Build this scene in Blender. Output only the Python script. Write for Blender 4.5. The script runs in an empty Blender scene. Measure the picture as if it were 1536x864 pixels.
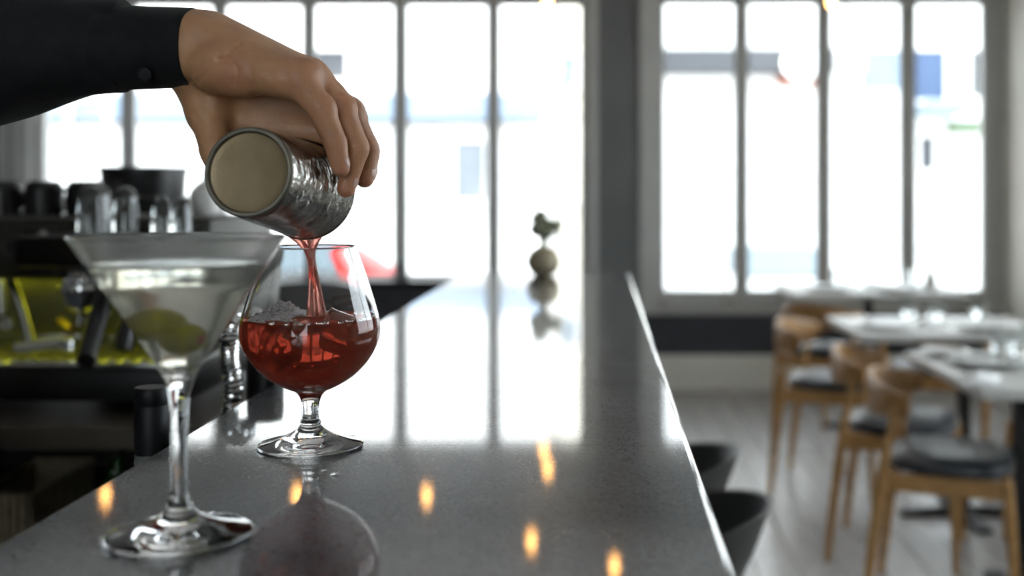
import bpy, bmesh, math, random
import numpy as np
from mathutils import Vector, Matrix
random.seed(7)
SC = bpy.context.scene
COL = SC.collection
PI = math.pi

# ------------------------------------------------------------------ camera, sky, exposure
FPX = 1690.0                      # focal length in pixels of the 1536 wide frame
H = 1.27                          # eye height above the floor
BAR = 1.07                        # height of the bar top
cam_d = bpy.data.cameras.new('camera')
cam = bpy.data.objects.new('camera', cam_d)
COL.objects.link(cam)
cam.location = (0, 0, H)
cam.rotation_euler = (PI / 2, 0, 0)
cam_d.sensor_width = 36.0
cam_d.lens = FPX / 1536.0 * 36.0
cam_d.shift_x = (768 - 901) / 1536.0
cam_d.shift_y = (289 - 432) / 1536.0
cam_d.clip_start = 0.02
cam_d.clip_end = 300
cam_d.dof.use_dof = True
cam_d.dof.focus_distance = 0.885
cam_d.dof.aperture_fstop = 3.5
SC.camera = cam

world = bpy.data.worlds.new('sky')
SC.world = world
world.use_nodes = True
bg = world.node_tree.nodes['Background']
bg.inputs['Color'].default_value = (0.86, 0.94, 1.0, 1)
bg.inputs['Strength'].default_value = 5.2
sun_d = bpy.data.lights.new('sun', 'SUN')
sun_d.energy = 15.0
sun_d.angle = math.radians(3)
sun_d.color = (1.0, 0.96, 0.9)
sun = bpy.data.objects.new('sun', sun_d)
COL.objects.link(sun)
sun.rotation_euler = Vector((-0.80, -0.12, 0.62)).to_track_quat('Z', 'Y').to_euler()   # along the street, from the left
sun.location = (0, 0, 20)

SC.view_settings.view_transform = 'Standard'
SC.view_settings.look = 'None'
SC.view_settings.gamma = 1.0
SC.view_settings.use_curve_mapping = False
SC.view_settings.exposure = 0.4
SC.cycles.max_bounces = 14
SC.cycles.diffuse_bounces = 6
SC.cycles.glossy_bounces = 6
SC.cycles.transmission_bounces = 12
SC.cycles.transparent_max_bounces = 12
SC.cycles.sample_clamp_indirect = 8.0
SC.cycles.blur_glossy = 0.6

def P(x, y, Y):
    """place in the room that the photograph shows at pixel x, y when it stands Y metres away"""
    return Vector(((x - 901) * Y / FPX, Y, H - (y - 289) * Y / FPX))

# ------------------------------------------------------------------ materials
MATS = {}
def new_mat(name):
    m = bpy.data.materials.new(name)
    m.use_nodes = True
    nt = m.node_tree
    MATS[name] = m
    return m, nt, nt.nodes['Principled BSDF'], nt.nodes['Material Output']

def mat(name, col, rough=0.5, metal=0.0, spec=0.5, var=0.0, scale=20.0, bump=0.0, bscale=200.0,
        stretch=(1, 1, 1), trans=0.0, ior=1.45, coat=0.0, emit=None, estr=0.0, sss=0.0, col2=None, detail=4.0, sheen=0.0):
    m, nt, b, out = new_mat(name)
    b.inputs['Base Color'].default_value = (*col, 1)
    b.inputs['Roughness'].default_value = rough
    b.inputs['Metallic'].default_value = metal
    b.inputs['Specular IOR Level'].default_value = spec
    b.inputs['Transmission Weight'].default_value = trans
    b.inputs['IOR'].default_value = ior
    b.inputs['Coat Weight'].default_value = coat
    b.inputs['Sheen Weight'].default_value = sheen
    if emit:
        b.inputs['Emission Color'].default_value = (*emit, 1)
        b.inputs['Emission Strength'].default_value = estr
    if sss:
        b.inputs['Subsurface Weight'].default_value = sss
        b.inputs['Subsurface Radius'].default_value = (0.9, 0.35, 0.2)
        b.inputs['Subsurface Scale'].default_value = 0.006
    tc = nt.nodes.new('ShaderNodeTexCoord')
    mp = nt.nodes.new('ShaderNodeMapping')
    mp.inputs['Scale'].default_value = stretch
    nt.links.new(tc.outputs['Object'], mp.inputs['Vector'])
    if var or col2:
        n = nt.nodes.new('ShaderNodeTexNoise')
        n.inputs['Scale'].default_value = scale
        n.inputs['Detail'].default_value = detail
        nt.links.new(mp.outputs['Vector'], n.inputs['Vector'])
        r = nt.nodes.new('ShaderNodeValToRGB')
        c2 = col2 if col2 else tuple(max(0, c * (1 - var)) for c in col)
        c1 = col if col2 else tuple(min(1, c * (1 + var)) for c in col)
        r.color_ramp.elements[0].position = 0.35
        r.color_ramp.elements[1].position = 0.65
        r.color_ramp.elements[0].color = (*c2, 1)
        r.color_ramp.elements[1].color = (*c1, 1)
        nt.links.new(n.outputs['Fac'], r.inputs['Fac'])
        nt.links.new(r.outputs['Color'], b.inputs['Base Color'])
    if bump:
        n2 = nt.nodes.new('ShaderNodeTexNoise')
        n2.inputs['Scale'].default_value = bscale
        n2.inputs['Detail'].default_value = 3.0
        nt.links.new(mp.outputs['Vector'], n2.inputs['Vector'])
        bp = nt.nodes.new('ShaderNodeBump')
        bp.inputs['Strength'].default_value = bump
        bp.inputs['Distance'].default_value = 0.002
        nt.links.new(n2.outputs['Fac'], bp.inputs['Height'])
        nt.links.new(bp.outputs['Normal'], b.inputs['Normal'])
    return m

mat('wall_dark', (0.145, 0.15, 0.15), 0.7, var=0.06, scale=3)
mat('wall_charcoal', (0.045, 0.050, 0.062), 0.6, var=0.1, scale=4)
mat('frame_grey', (0.50, 0.50, 0.48), 0.45, var=0.04, scale=5)
mat('wall_cream', (0.82, 0.80, 0.72), 0.6, var=0.04, scale=3)
mat('baseboard', (0.84, 0.83, 0.77), 0.5, var=0.04, scale=3)
mat('ceiling', (0.90, 0.90, 0.89), 0.8, var=0.02, scale=2)
mat('plank_grey', (0.44, 0.42, 0.41), 0.27, col2=(0.34, 0.32, 0.31), scale=9, stretch=(9, 0.6, 9), bump=0.06, bscale=60)
mat('plank_warm', (0.40, 0.38, 0.36), 0.28, col2=(0.31, 0.29, 0.275), scale=8, stretch=(9, 0.6, 9), bump=0.06, bscale=60)
mat('subfloor', (0.05, 0.045, 0.04), 0.8, var=0.1)
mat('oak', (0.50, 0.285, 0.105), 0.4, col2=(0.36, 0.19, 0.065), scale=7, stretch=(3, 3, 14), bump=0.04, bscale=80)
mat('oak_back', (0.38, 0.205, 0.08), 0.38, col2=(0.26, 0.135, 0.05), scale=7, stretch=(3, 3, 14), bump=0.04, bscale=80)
mat('leather', (0.035, 0.04, 0.048), 0.32, var=0.15, scale=30, bump=0.12, bscale=400)
mat('stool_shell', (0.022, 0.023, 0.02), 0.42, var=0.15, scale=12, bump=0.05, bscale=500)
mat('table_top', (0.42, 0.415, 0.39), 0.4, var=0.06, scale=10)
mat('black_metal', (0.015, 0.015, 0.016), 0.4, metal=0.3, var=0.1)
mat('bar_body', (0.03, 0.03, 0.033), 0.5, var=0.15, scale=6)
mat('porcelain', (0.75, 0.74, 0.71), 0.22, var=0.02, coat=0.3)
mat('plate_grey', (0.33, 0.34, 0.32), 0.35, var=0.1, scale=14)
mat('linen', (0.78, 0.78, 0.77), 0.85, var=0.04, scale=60, bump=0.15, bscale=600, sheen=0.2)
mat('steel', (0.62, 0.62, 0.6), 0.22, metal=1.0, var=0.05, scale=15)
mat('chrome', (0.78, 0.78, 0.78), 0.06, metal=1.0, var=0.02)
mat('dark_steel', (0.10, 0.098, 0.09), 0.38, metal=0.8, var=0.12, scale=12)
mat('machine_body', (0.042, 0.042, 0.034), 0.4, metal=0.5, var=0.12, scale=10)
mat('machine_black', (0.005, 0.005, 0.005), 0.45, spec=0.3, var=0.1)
mat('black_plastic', (0.012, 0.012, 0.013), 0.3, var=0.1, scale=40)
mat('dark_mug', (0.018, 0.018, 0.02), 0.25, var=0.1)
mat('worktop', (0.062, 0.053, 0.041), 0.35, var=0.15, scale=14)
mat('crate', (0.34, 0.29, 0.19), 0.7, var=0.2, scale=40)
mat('cap_black', (0.006, 0.006, 0.007), 0.5, spec=0.25, var=0.2, scale=60, bump=0.05, bscale=900)
mat('bottle_glass', (0.75, 0.82, 0.8), 0.02, trans=1.0, ior=1.5, bump=0.9, bscale=700)
mat('green_glass', (0.12, 0.4, 0.1), 0.03, trans=0.9, ior=1.5, var=0.1)
mat('vase', (0.36, 0.30, 0.20), 0.55, var=0.2, scale=40, bump=0.15, bscale=120)
mat('flower', (0.36, 0.37, 0.26), 0.7, var=0.25, scale=60)
mat('leaf', (0.12, 0.17, 0.10), 0.6, var=0.3, scale=50)
mat('leaf_dry', (0.16, 0.13, 0.08), 0.6, var=0.3, scale=50)
mat('shirt', (0.006, 0.0068, 0.0078), 0.75, var=0.25, scale=70, bump=0.25, bscale=1400, sheen=0.04, spec=0.25)
mat('button', (0.03, 0.03, 0.032), 0.2, var=0.2, scale=90, coat=0.5)
mat('nail', (0.50, 0.31, 0.24), 0.25, var=0.06, scale=100)
mat('olive', (0.46, 0.40, 0.022), 0.3, col2=(0.33, 0.29, 0.014), scale=90, sss=0.1)
mat('pimento', (0.5, 0.06, 0.02), 0.4, var=0.1)
mat('foam', (0.72, 0.66, 0.65), 0.6, var=0.12, scale=300, bump=0.5, bscale=700, sss=0.2)
mat('tarmac', (0.30, 0.30, 0.31), 0.8, var=0.1, scale=3)
mat('pavement', (0.55, 0.54, 0.52), 0.8, var=0.06, scale=3)
mat('facade_white', (0.82, 0.81, 0.79), 0.8, var=0.03, scale=1)
mat('facade_cream', (0.78, 0.76, 0.70), 0.8, var=0.04, scale=1)
mat('facade_grey', (0.062, 0.065, 0.072), 0.7, var=0.06, scale=1)
mat('facade_blue', (0.06, 0.10, 0.19), 0.6, var=0.06, scale=1)
mat('facade_pale_blue', (0.20, 0.26, 0.34), 0.5, var=0.06, scale=1)
mat('shop_glass', (0.20, 0.22, 0.24), 0.08, var=0.1, scale=1)
mat('sign_orange', (0.28, 0.07, 0.035), 0.6, var=0.05)
mat('car_red', (0.34, 0.010, 0.008), 0.4, var=0.03, spec=0.25, coat=0.1)
mat('car_silver', (0.48, 0.5, 0.52), 0.25, metal=0.4, var=0.03, coat=0.8)
mat('car_glass', (0.10, 0.13, 0.15), 0.3, spec=0.2, var=0.05)
mat('tyre', (0.02, 0.02, 0.02), 0.8, var=0.1)
mat('lamp_white', (0.85, 0.85, 0.83), 0.4, var=0.02)
mat('bulb', (1.0, 0.75, 0.4), 0.3, emit=(1.0, 0.46, 0.12), estr=15.0, var=0.01)
mat('brass', (0.55, 0.38, 0.14), 0.25, metal=1.0, var=0.06)
mat('cord_black', (0.01, 0.01, 0.01), 0.6, var=0.05)
mat('led', (0.8, 0.85, 0.1), 0.4, emit=(0.78, 0.80, 0.03), estr=6.0, var=0.01)
mat('hammered', (0.56, 0.55, 0.52), 0.2, metal=1.0, col2=(0.26, 0.25, 0.225), scale=62, bump=1.0, bscale=105, detail=2.0)
mat('tin_base', (0.25, 0.19, 0.11), 0.4, metal=0.5, col2=(0.185, 0.135, 0.072), scale=26, bump=0.12, bscale=700)
mat('tin_rim', (0.20, 0.185, 0.15), 0.34, metal=0.8, var=0.15, scale=60)
mat('clear_plastic', (0.9, 0.9, 0.9), 0.05, trans=1.0, ior=1.45, var=0.01)

# polished dark stone: black and pale grains, leathered micro relief
m, nt, b, out = new_mat('stone')
tc = nt.nodes.new('ShaderNodeTexCoord')
n1 = nt.nodes.new('ShaderNodeTexNoise'); n1.inputs['Scale'].default_value = 480; n1.inputs['Detail'].default_value = 3
n2 = nt.nodes.new('ShaderNodeTexNoise'); n2.inputs['Scale'].default_value = 9; n2.inputs['Detail'].default_value = 5
for n in (n1, n2): nt.links.new(tc.outputs['Object'], n.inputs['Vector'])
r1 = nt.nodes.new('ShaderNodeValToRGB')
r1.color_ramp.elements[0].position = 0.43; r1.color_ramp.elements[0].color = (0.007, 0.008, 0.010, 1)
r1.color_ramp.elements[1].position = 0.60; r1.color_ramp.elements[1].color = (0.096, 0.104, 0.118, 1)
r2 = nt.nodes.new('ShaderNodeValToRGB')
r2.color_ramp.elements[0].position = 0.3; r2.color_ramp.elements[0].color = (0.55, 0.56, 0.58, 1)
r2.color_ramp.elements[1].position = 0.7; r2.color_ramp.elements[1].color = (1.2, 1.2, 1.18, 1)
mx = nt.nodes.new('ShaderNodeMix'); mx.data_type = 'RGBA'; mx.blend_type = 'MULTIPLY'; mx.inputs['Factor'].default_value = 1
nt.links.new(n1.outputs['Fac'], r1.inputs['Fac']); nt.links.new(n2.outputs['Fac'], r2.inputs['Fac'])
nt.links.new(r1.outputs['Color'], mx.inputs['A']); nt.links.new(r2.outputs['Color'], mx.inputs['B'])
nt.links.new(mx.outputs['Result'], b.inputs['Base Color'])
rr = nt.nodes.new('ShaderNodeMapRange')
rr.inputs['From Min'].default_value = 0.3; rr.inputs['From Max'].default_value = 0.7
rr.inputs['To Min'].default_value = 0.24; rr.inputs['To Max'].default_value = 0.36
nt.links.new(n1.outputs['Fac'], rr.inputs['Value']); nt.links.new(rr.outputs['Result'], b.inputs['Roughness'])
bp = nt.nodes.new('ShaderNodeBump'); bp.inputs['Strength'].default_value = 0.035; bp.inputs['Distance'].default_value = 0.0004
b.inputs['IOR'].default_value = 1.5
b.inputs['Specular IOR Level'].default_value = 0.10
b.inputs['Coat Weight'].default_value = 0.95
b.inputs['Coat Roughness'].default_value = 0.035
b.inputs['Coat IOR'].default_value = 1.6
nt.links.new(bp.outputs['Normal'], b.inputs['Coat Normal'])
nt.links.new(n1.outputs['Fac'], bp.inputs['Height']); nt.links.new(bp.outputs['Normal'], b.inputs['Normal'])

# window glass: clear sheet with a weak mirror
m, nt, b, out = new_mat('pane')
nt.nodes.remove(b)
tr = nt.nodes.new('ShaderNodeBsdfTransparent'); tr.inputs['Color'].default_value = (0.96, 0.97, 0.97, 1)
gl = nt.nodes.new('ShaderNodeBsdfGlossy'); gl.inputs['Roughness'].default_value = 0.0
fr = nt.nodes.new('ShaderNodeFresnel'); fr.inputs['IOR'].default_value = 1.3
ms = nt.nodes.new('ShaderNodeMixShader')
nt.links.new(fr.outputs['Fac'], ms.inputs['Fac']); nt.links.new(tr.outputs['BSDF'], ms.inputs[1]); nt.links.new(gl.outputs['BSDF'], ms.inputs[2])
nt.links.new(ms.outputs['Shader'], out.inputs['Surface'])

def glass(name, col=(1, 1, 1), rough=0.0, ior=1.48, bump=0.0, bscale=120.0):
    m, nt, b, out = new_mat(name)
    nt.nodes.remove(b)
    g = nt.nodes.new('ShaderNodeBsdfGlass')
    g.inputs['Color'].default_value = (*col, 1); g.inputs['Roughness'].default_value = rough; g.inputs['IOR'].default_value = ior
    if bump:
        tc = nt.nodes.new('ShaderNodeTexCoord')
        n = nt.nodes.new('ShaderNodeTexNoise'); n.inputs['Scale'].default_value = bscale
        nt.links.new(tc.outputs['Object'], n.inputs['Vector'])
        bp = nt.nodes.new('ShaderNodeBump'); bp.inputs['Strength'].default_value = bump; bp.inputs['Distance'].default_value = 0.002
        nt.links.new(n.outputs['Fac'], bp.inputs['Height']); nt.links.new(bp.outputs['Normal'], g.inputs['Normal'])
    nt.links.new(g.outputs['BSDF'], out.inputs['Surface'])
    return m, nt, g, out
glass('glass')
glass('tumbler', (0.97, 0.98, 0.98))
# chilled bowl of the martini glass: patches of condensation
m, nt, g, out = glass('glass_frosted', (0.98, 0.98, 0.97), 0.1)
df = nt.nodes.new('ShaderNodeBsdfTranslucent'); df.inputs['Color'].default_value = (0.8, 0.8, 0.78, 1)
dd = nt.nodes.new('ShaderNodeBsdfDiffuse'); dd.inputs['Color'].default_value = (0.8, 0.8, 0.78, 1)
md = nt.nodes.new('ShaderNodeMixShader'); md.inputs['Fac'].default_value = 0.5
tc = nt.nodes.new('ShaderNodeTexCoord')
n = nt.nodes.new('ShaderNodeTexNoise'); n.inputs['Scale'].default_value = 55; n.inputs['Detail'].default_value = 4
nt.links.new(tc.outputs['Object'], n.inputs['Vector'])
mr = nt.nodes.new('ShaderNodeMapRange'); mr.inputs['From Min'].default_value = 0.3; mr.inputs['From Max'].default_value = 0.75
mr.inputs['To Min'].default_value = 0.02; mr.inputs['To Max'].default_value = 0.17
nt.links.new(n.outputs['Fac'], mr.inputs['Value'])
ms = nt.nodes.new('ShaderNodeMixShader')
nt.links.new(df.outputs['BSDF'], md.inputs[1]); nt.links.new(dd.outputs['BSDF'], md.inputs[2])
nt.links.new(mr.outputs['Result'], ms.inputs['Fac'])
nt.links.new(g.outputs['BSDF'], ms.inputs[1]); nt.links.new(md.outputs['Shader'], ms.inputs[2])
nt.links.new(ms.outputs['Shader'], out.inputs['Surface'])
glass('gin', (0.97, 0.97, 0.93), 0.04, 1.33)
glass('ice', (0.98, 0.93, 0.91), 0.12, 1.31, bump=0.2, bscale=150)

def cloudy(name, glasscol, murkcol, fac, rough=0.0, ior=1.34):
    m, nt, g, out = glass(name, glasscol, rough, ior)
    df = nt.nodes.new('ShaderNodeBsdfTranslucent'); df.inputs['Color'].default_value = (*murkcol, 1)
    dd = nt.nodes.new('ShaderNodeBsdfDiffuse'); dd.inputs['Color'].default_value = (*murkcol, 1)
    md = nt.nodes.new('ShaderNodeMixShader'); md.inputs['Fac'].default_value = 0.45
    nt.links.new(df.outputs['BSDF'], md.inputs[1]); nt.links.new(dd.outputs['BSDF'], md.inputs[2])
    ms = nt.nodes.new('ShaderNodeMixShader')
    tc = nt.nodes.new('ShaderNodeTexCoord')
    n = nt.nodes.new('ShaderNodeTexNoise'); n.inputs['Scale'].default_value = 38; n.inputs['Detail'].default_value = 3
    nt.links.new(tc.outputs['Object'], n.inputs['Vector'])
    mr = nt.nodes.new('ShaderNodeMapRange'); mr.inputs['From Min'].default_value = 0.3; mr.inputs['From Max'].default_value = 0.7
    mr.inputs['To Min'].default_value = fac - 0.15; mr.inputs['To Max'].default_value = fac + 0.15
    nt.links.new(n.outputs['Fac'], mr.inputs['Value']); nt.links.new(mr.outputs['Result'], ms.inputs['Fac'])
    nt.links.new(g.outputs['BSDF'], ms.inputs[1]); nt.links.new(md.outputs['Shader'], ms.inputs[2])
    nt.links.new(ms.outputs['Shader'], out.inputs['Surface'])
cloudy('red_drink', (0.76, 0.25, 0.18), (0.58, 0.165, 0.10), 0.6)
cloudy('pink_stream', (0.95, 0.62, 0.56), (0.80, 0.42, 0.36), 0.3)

# skin: warm brown with mottling and fine creases
m, nt, b, out = new_mat('skin')
b.inputs['Roughness'].default_value = 0.5
b.inputs['Subsurface Weight'].default_value = 0.12
b.inputs['Subsurface Radius'].default_value = (0.9, 0.35, 0.2)
b.inputs['Subsurface Scale'].default_value = 0.005
tc = nt.nodes.new('ShaderNodeTexCoord')
na = nt.nodes.new('ShaderNodeTexNoise'); na.inputs['Scale'].default_value = 38; na.inputs['Detail'].default_value = 5
nb = nt.nodes.new('ShaderNodeTexVoronoi'); nb.inputs['Scale'].default_value = 750
nc = nt.nodes.new('ShaderNodeTexNoise'); nc.inputs['Scale'].default_value = 170; nc.inputs['Detail'].default_value = 4
for n in (na, nb, nc): nt.links.new(tc.outputs['Object'], n.inputs['Vector'])
ra = nt.nodes.new('ShaderNodeValToRGB')
ra.color_ramp.elements[0].position = 0.3; ra.color_ramp.elements[0].color = (0.36, 0.175, 0.088, 1)
ra.color_ramp.elements[1].position = 0.7; ra.color_ramp.elements[1].color = (0.47, 0.255, 0.128, 1)
nt.links.new(na.outputs['Fac'], ra.inputs['Fac'])
at = nt.nodes.new('ShaderNodeAttribute'); at.attribute_name = 'flush'
mxs = nt.nodes.new('ShaderNodeMix'); mxs.data_type = 'RGBA'; mxs.inputs['B'].default_value = (0.42, 0.16, 0.095, 1)
nt.links.new(at.outputs['Fac'], mxs.inputs['Factor']); nt.links.new(ra.outputs['Color'], mxs.inputs['A'])
nt.links.new(mxs.outputs['Result'], b.inputs['Base Color'])
ad = nt.nodes.new('ShaderNodeMath'); ad.operation = 'MULTIPLY_ADD'; ad.inputs[1].default_value = 0.35
nt.links.new(nb.outputs['Distance'], ad.inputs[0]); nt.links.new(nc.outputs['Fac'], ad.inputs[2])
bp = nt.nodes.new('ShaderNodeBump'); bp.inputs['Strength'].default_value = 0.35; bp.inputs['Distance'].default_value = 0.0012
nt.links.new(ad.outputs['Value'], bp.inputs['Height']); nt.links.new(bp.outputs['Normal'], b.inputs['Normal'])

# ------------------------------------------------------------------ mesh helpers
class MB:
    """collects shapes for ONE mesh"""
    def __init__(s): s.v = []; s.f = []
    def add(s, vs, fs):
        o = len(s.v); s.v += [tuple(v) for v in vs]; s.f += [tuple(i + o for i in f) for f in fs]; return s
    def box(s, a, b, ch=0.0):
        (x0, y0, z0), (x1, y1, z1) = a, b
        if ch <= 0:
            return s.add([(x0,y0,z0),(x1,y0,z0),(x1,y1,z0),(x0,y1,z0),(x0,y0,z1),(x1,y0,z1),(x1,y1,z1),(x0,y1,z1)],
                         [(0,3,2,1),(4,5,6,7),(0,1,5,4),(1,2,6,5),(2,3,7,6),(3,0,4,7)])
        bm = bmesh.new()
        bmesh.ops.create_cube(bm, size=1)
        for v in bm.verts:
            v.co = Vector((x0 + (v.co.x + .5) * (x1 - x0), y0 + (v.co.y + .5) * (y1 - y0), z0 + (v.co.z + .5) * (z1 - z0)))
        bmesh.ops.bevel(bm, geom=bm.edges[:], offset=ch, segments=2, affect='EDGES', profile=0.5)
        bm.verts.index_update()
        vs = [v.co.copy() for v in bm.verts]; fs = [[v.index for v in f.verts] for f in bm.faces]
        bm.free()
        return s.add(vs, fs)
    def lathe(s, prof, c=(0, 0, 0), n=32, axis=None, cap0=False, cap1=False, closed=False):
        """prof: (radius, height) pairs turned about axis through c"""
        a = Vector(axis).normalized() if axis is not None else Vector((0, 0, 1))
        q = Vector((0, 0, 1)).rotation_difference(a).to_matrix()
        c = Vector(c); vs = []; fs = []
        m = len(prof)
        for (r, z) in prof:
            for k in range(n):
                t = 2 * PI * k / n
                vs.append(c + q @ Vector((r * math.cos(t), r * math.sin(t), z)))
        rng = range(m if closed else m - 1)
        for i in rng:
            j = (i + 1) % m
            for k in range(n):
                k2 = (k + 1) % n
                fs.append((i*n+k, i*n+k2, j*n+k2, j*n+k))
        if cap0: fs.append(tuple(range(n - 1, -1, -1)))
        if cap1: fs.append(tuple((m - 1) * n + k for k in range(n)))
        return s.add(vs, fs)
    def tube(s, pts, rad, n=10, caps=True, flat=None):
        """sweep along pts; rad number or list; flat = (w, h) multipliers"""
        pts = [Vector(p) for p in pts]; N = len(pts)
        rs = rad if isinstance(rad, (list, tuple)) else [rad] * N
        vs = []; fs = []
        up = Vector((0, 0, 1)); prev = None
        for i, p in enumerate(pts):
            d = (pts[min(i + 1, N - 1)] - pts[max(i - 1, 0)]).normalized()
            if prev is None:
                ref = up if abs(d.z) < 0.9 else Vector((0, 1, 0))
                u = d.cross(ref).normalized()
            else:
                u = (prev - d * prev.dot(d)).normalized()
            prev = u
            w = d.cross(u).normalized()
            for k in range(n):
                t = 2 * PI * k / n
                fx, fy = flat if flat else (1, 1)
                vs.append(p + u * (rs[i] * fx * math.cos(t)) + w * (rs[i] * fy * math.sin(t)))
        for i in range(N - 1):
            for k in range(n):
                k2 = (k + 1) % n
                fs.append((i*n+k, i*n+k2, (i+1)*n+k2, (i+1)*n+k))
        if caps:
            fs.append(tuple(range(n - 1, -1, -1))); fs.append(tuple((N - 1) * n + k for k in range(n)))
        return s.add(vs, fs)
    def loft(s, rings, cap=True):
        n = len(rings[0]); vs = [v for r in rings for v in r]; fs = []
        for i in range(len(rings) - 1):
            for k in range(n):
                k2 = (k + 1) % n
                fs.append((i*n+k, i*n+k2, (i+1)*n+k2, (i+1)*n+k))
        if cap:
            fs.append(tuple(range(n - 1, -1, -1))); fs.append(tuple((len(rings) - 1) * n + k for k in range(n)))
        return s.add(vs, fs)
    def ball(s, c, r, nu=16, nv=10, rot=None):
        r = (r, r, r) if not isinstance(r, (tuple, list)) else r
        c = Vector(c); prof = []
        vs = []; fs = []
        for i in range(nv + 1):
            a = PI * i / nv
            for k in range(nu):
                t = 2 * PI * k / nu
                v = Vector((r[0]*math.sin(a)*math.cos(t), r[1]*math.sin(a)*math.sin(t), -r[2]*math.cos(a)))
                vs.append(c + (rot @ v if rot else v))
        for i in range(nv):
            for k in range(nu):
                k2 = (k + 1) % nu
                fs.append((i*nu+k, i*nu+k2, (i+1)*nu+k2, (i+1)*nu+k))
        return s.add(vs, fs)
    def mesh(s, name, smooth=True, weld=True, angle=35):
        me = bpy.data.meshes.new(name)
        me.from_pydata(s.v, [], s.f)
        bm = bmesh.new(); bm.from_mesh(me)
        if weld: bmesh.ops.remove_doubles(bm, verts=bm.verts, dist=1e-6)
        bmesh.ops.dissolve_degenerate(bm, dist=1e-7, edges=bm.edges)
        bmesh.ops.recalc_face_normals(bm, faces=bm.faces)
        bm.to_mesh(me); bm.free()
        if smooth:
            for p in me.polygons: p.use_smooth = True
            try: me.set_sharp_from_angle(angle=math.radians(angle))
            except Exception: pass
        return me
    def obj(s, name, m, parent=None, smooth=True, **kw):
        return link(name, s.mesh(name, smooth), m, parent, **kw)

def link(name, me, m, parent=None, label=None, cat=None, group=None, kind=None):
    o = bpy.data.objects.new(name, me)
    COL.objects.link(o)
    if m and not me.materials: me.materials.append(MATS[m])
    if parent:
        o.parent = parent
        o.matrix_parent_inverse = Matrix.Translation(parent.location).inverted() if parent.rotation_euler.z == 0 else Matrix.Identity(4)
    return tag(o, label, cat, group, kind)

def tag(o, label=None, cat=None, group=None, kind=None):
    for k, v in (('label', label), ('category', cat), ('group', group), ('kind', kind)):
        if v: o[k] = v
    return o

def thing(name, label, cat, loc=(0, 0, 0), group=None, kind=None):
    o = bpy.data.objects.new(name, None)
    o.empty_display_size = 0.05
    COL.objects.link(o); o.location = loc
    return tag(o, label, cat, group, kind)

def dup(root, loc, rz=0.0, label=None, group=None):
    r = root.copy(); COL.objects.link(r); r.location = loc; r.rotation_euler = (0, 0, rz)
    if label: r['label'] = label
    if group: r['group'] = group
    for ch in list(root.children):
        c = ch.copy(); COL.objects.link(c); c.parent = r
        for g in list(ch.children):
            d = g.copy(); COL.objects.link(d); d.parent = c
    return r

def box(a, b, ch=0.0): return MB().box(a, b, ch)

# ------------------------------------------------------------------ room shell
WY = 7.25                                   # distance of the street wall
XL, XR, YB, CEIL = -3.95, 2.60, -2.6, 3.0
S = FPX / WY
def wx(px): return (px - 901) / S
def wz(py): return H - (py - 289) / S
fl = box((XL, YB, -0.1), (XR, WY + 0.3, -0.012)).obj('floor', 'subfloor', kind='structure', label='grey timber plank floor of the dining room', cat='floor')
pw, plen = 0.145, 1.85
plank = box((0, 0, -0.012), (pw - 0.003, plen - 0.003, 0), 0.0015)
pm1 = plank.mesh('plank', False); pm1.materials.append(MATS['plank_grey'])
pm2 = pm1.copy(); pm2.materials.clear(); pm2.materials.append(MATS['plank_warm'])
nx = int((XR + 0.2) / pw)
for i in range(nx + 1):
    x = -0.2 + i * pw
    if x + pw > XR: break
    y = -0.4 - random.random() * plen
    while y < WY - 0.02:
        o = bpy.data.objects.new('plank', pm1 if random.random() < 0.6 else pm2)
        COL.objects.link(o); o.parent = fl
        if y + plen > WY:
            o.scale.y = (WY - y) / plen
        o.location = (x, y, 0)
        y += plen
box((XL, YB, -0.012), (-0.2, WY, -0.001)).obj('rubber_mat', 'wall_charcoal', fl, label='black rubber matting behind the bar')
box((XL, YB - 0.15, CEIL), (XR + 0.15, WY + 0.3, CEIL + 0.15)).obj('ceiling', 'ceiling', kind='structure', label='plain white ceiling over bar and tables', cat='ceiling')
mb = MB()
mb.box((XR, YB, 0), (XR + 0.15, 1.2, CEIL)).box((XR, 5.6, 0), (XR + 0.15, WY + 0.3, CEIL)).box((XR, 1.2, 0), (XR + 0.15, 5.6, 0.8)).box((XR, 1.2, 2.5), (XR + 0.15, 5.6, CEIL))  # gap in the wall is an added opening for daylight on the tables
mb.obj('wall_right', 'wall_cream', smooth=False, kind='structure', label='cream wall beside the dining tables', cat='wall')
box((XL - 0.15, YB, 0), (XL, WY + 0.3, CEIL)).obj('wall_left', 'wall_dark', kind='structure', label='dark grey wall behind the back bar', cat='wall')
# rear wall, its tall opening added to let in fill daylight
mb = MB()
mb.box((XL, YB - 0.15, 0), (-1.3, YB, CEIL)).box((0.4, YB - 0.15, 0), (XR, YB, CEIL)).box((-1.3, YB - 0.15, 2.5), (0.4, YB, CEIL)).box((-1.3, YB - 0.15, 0), (0.4, YB, 0.9))
mb.obj('wall_front', 'wall_cream', kind='structure', label='cream wall on the near side of the room', cat='wall')

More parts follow.
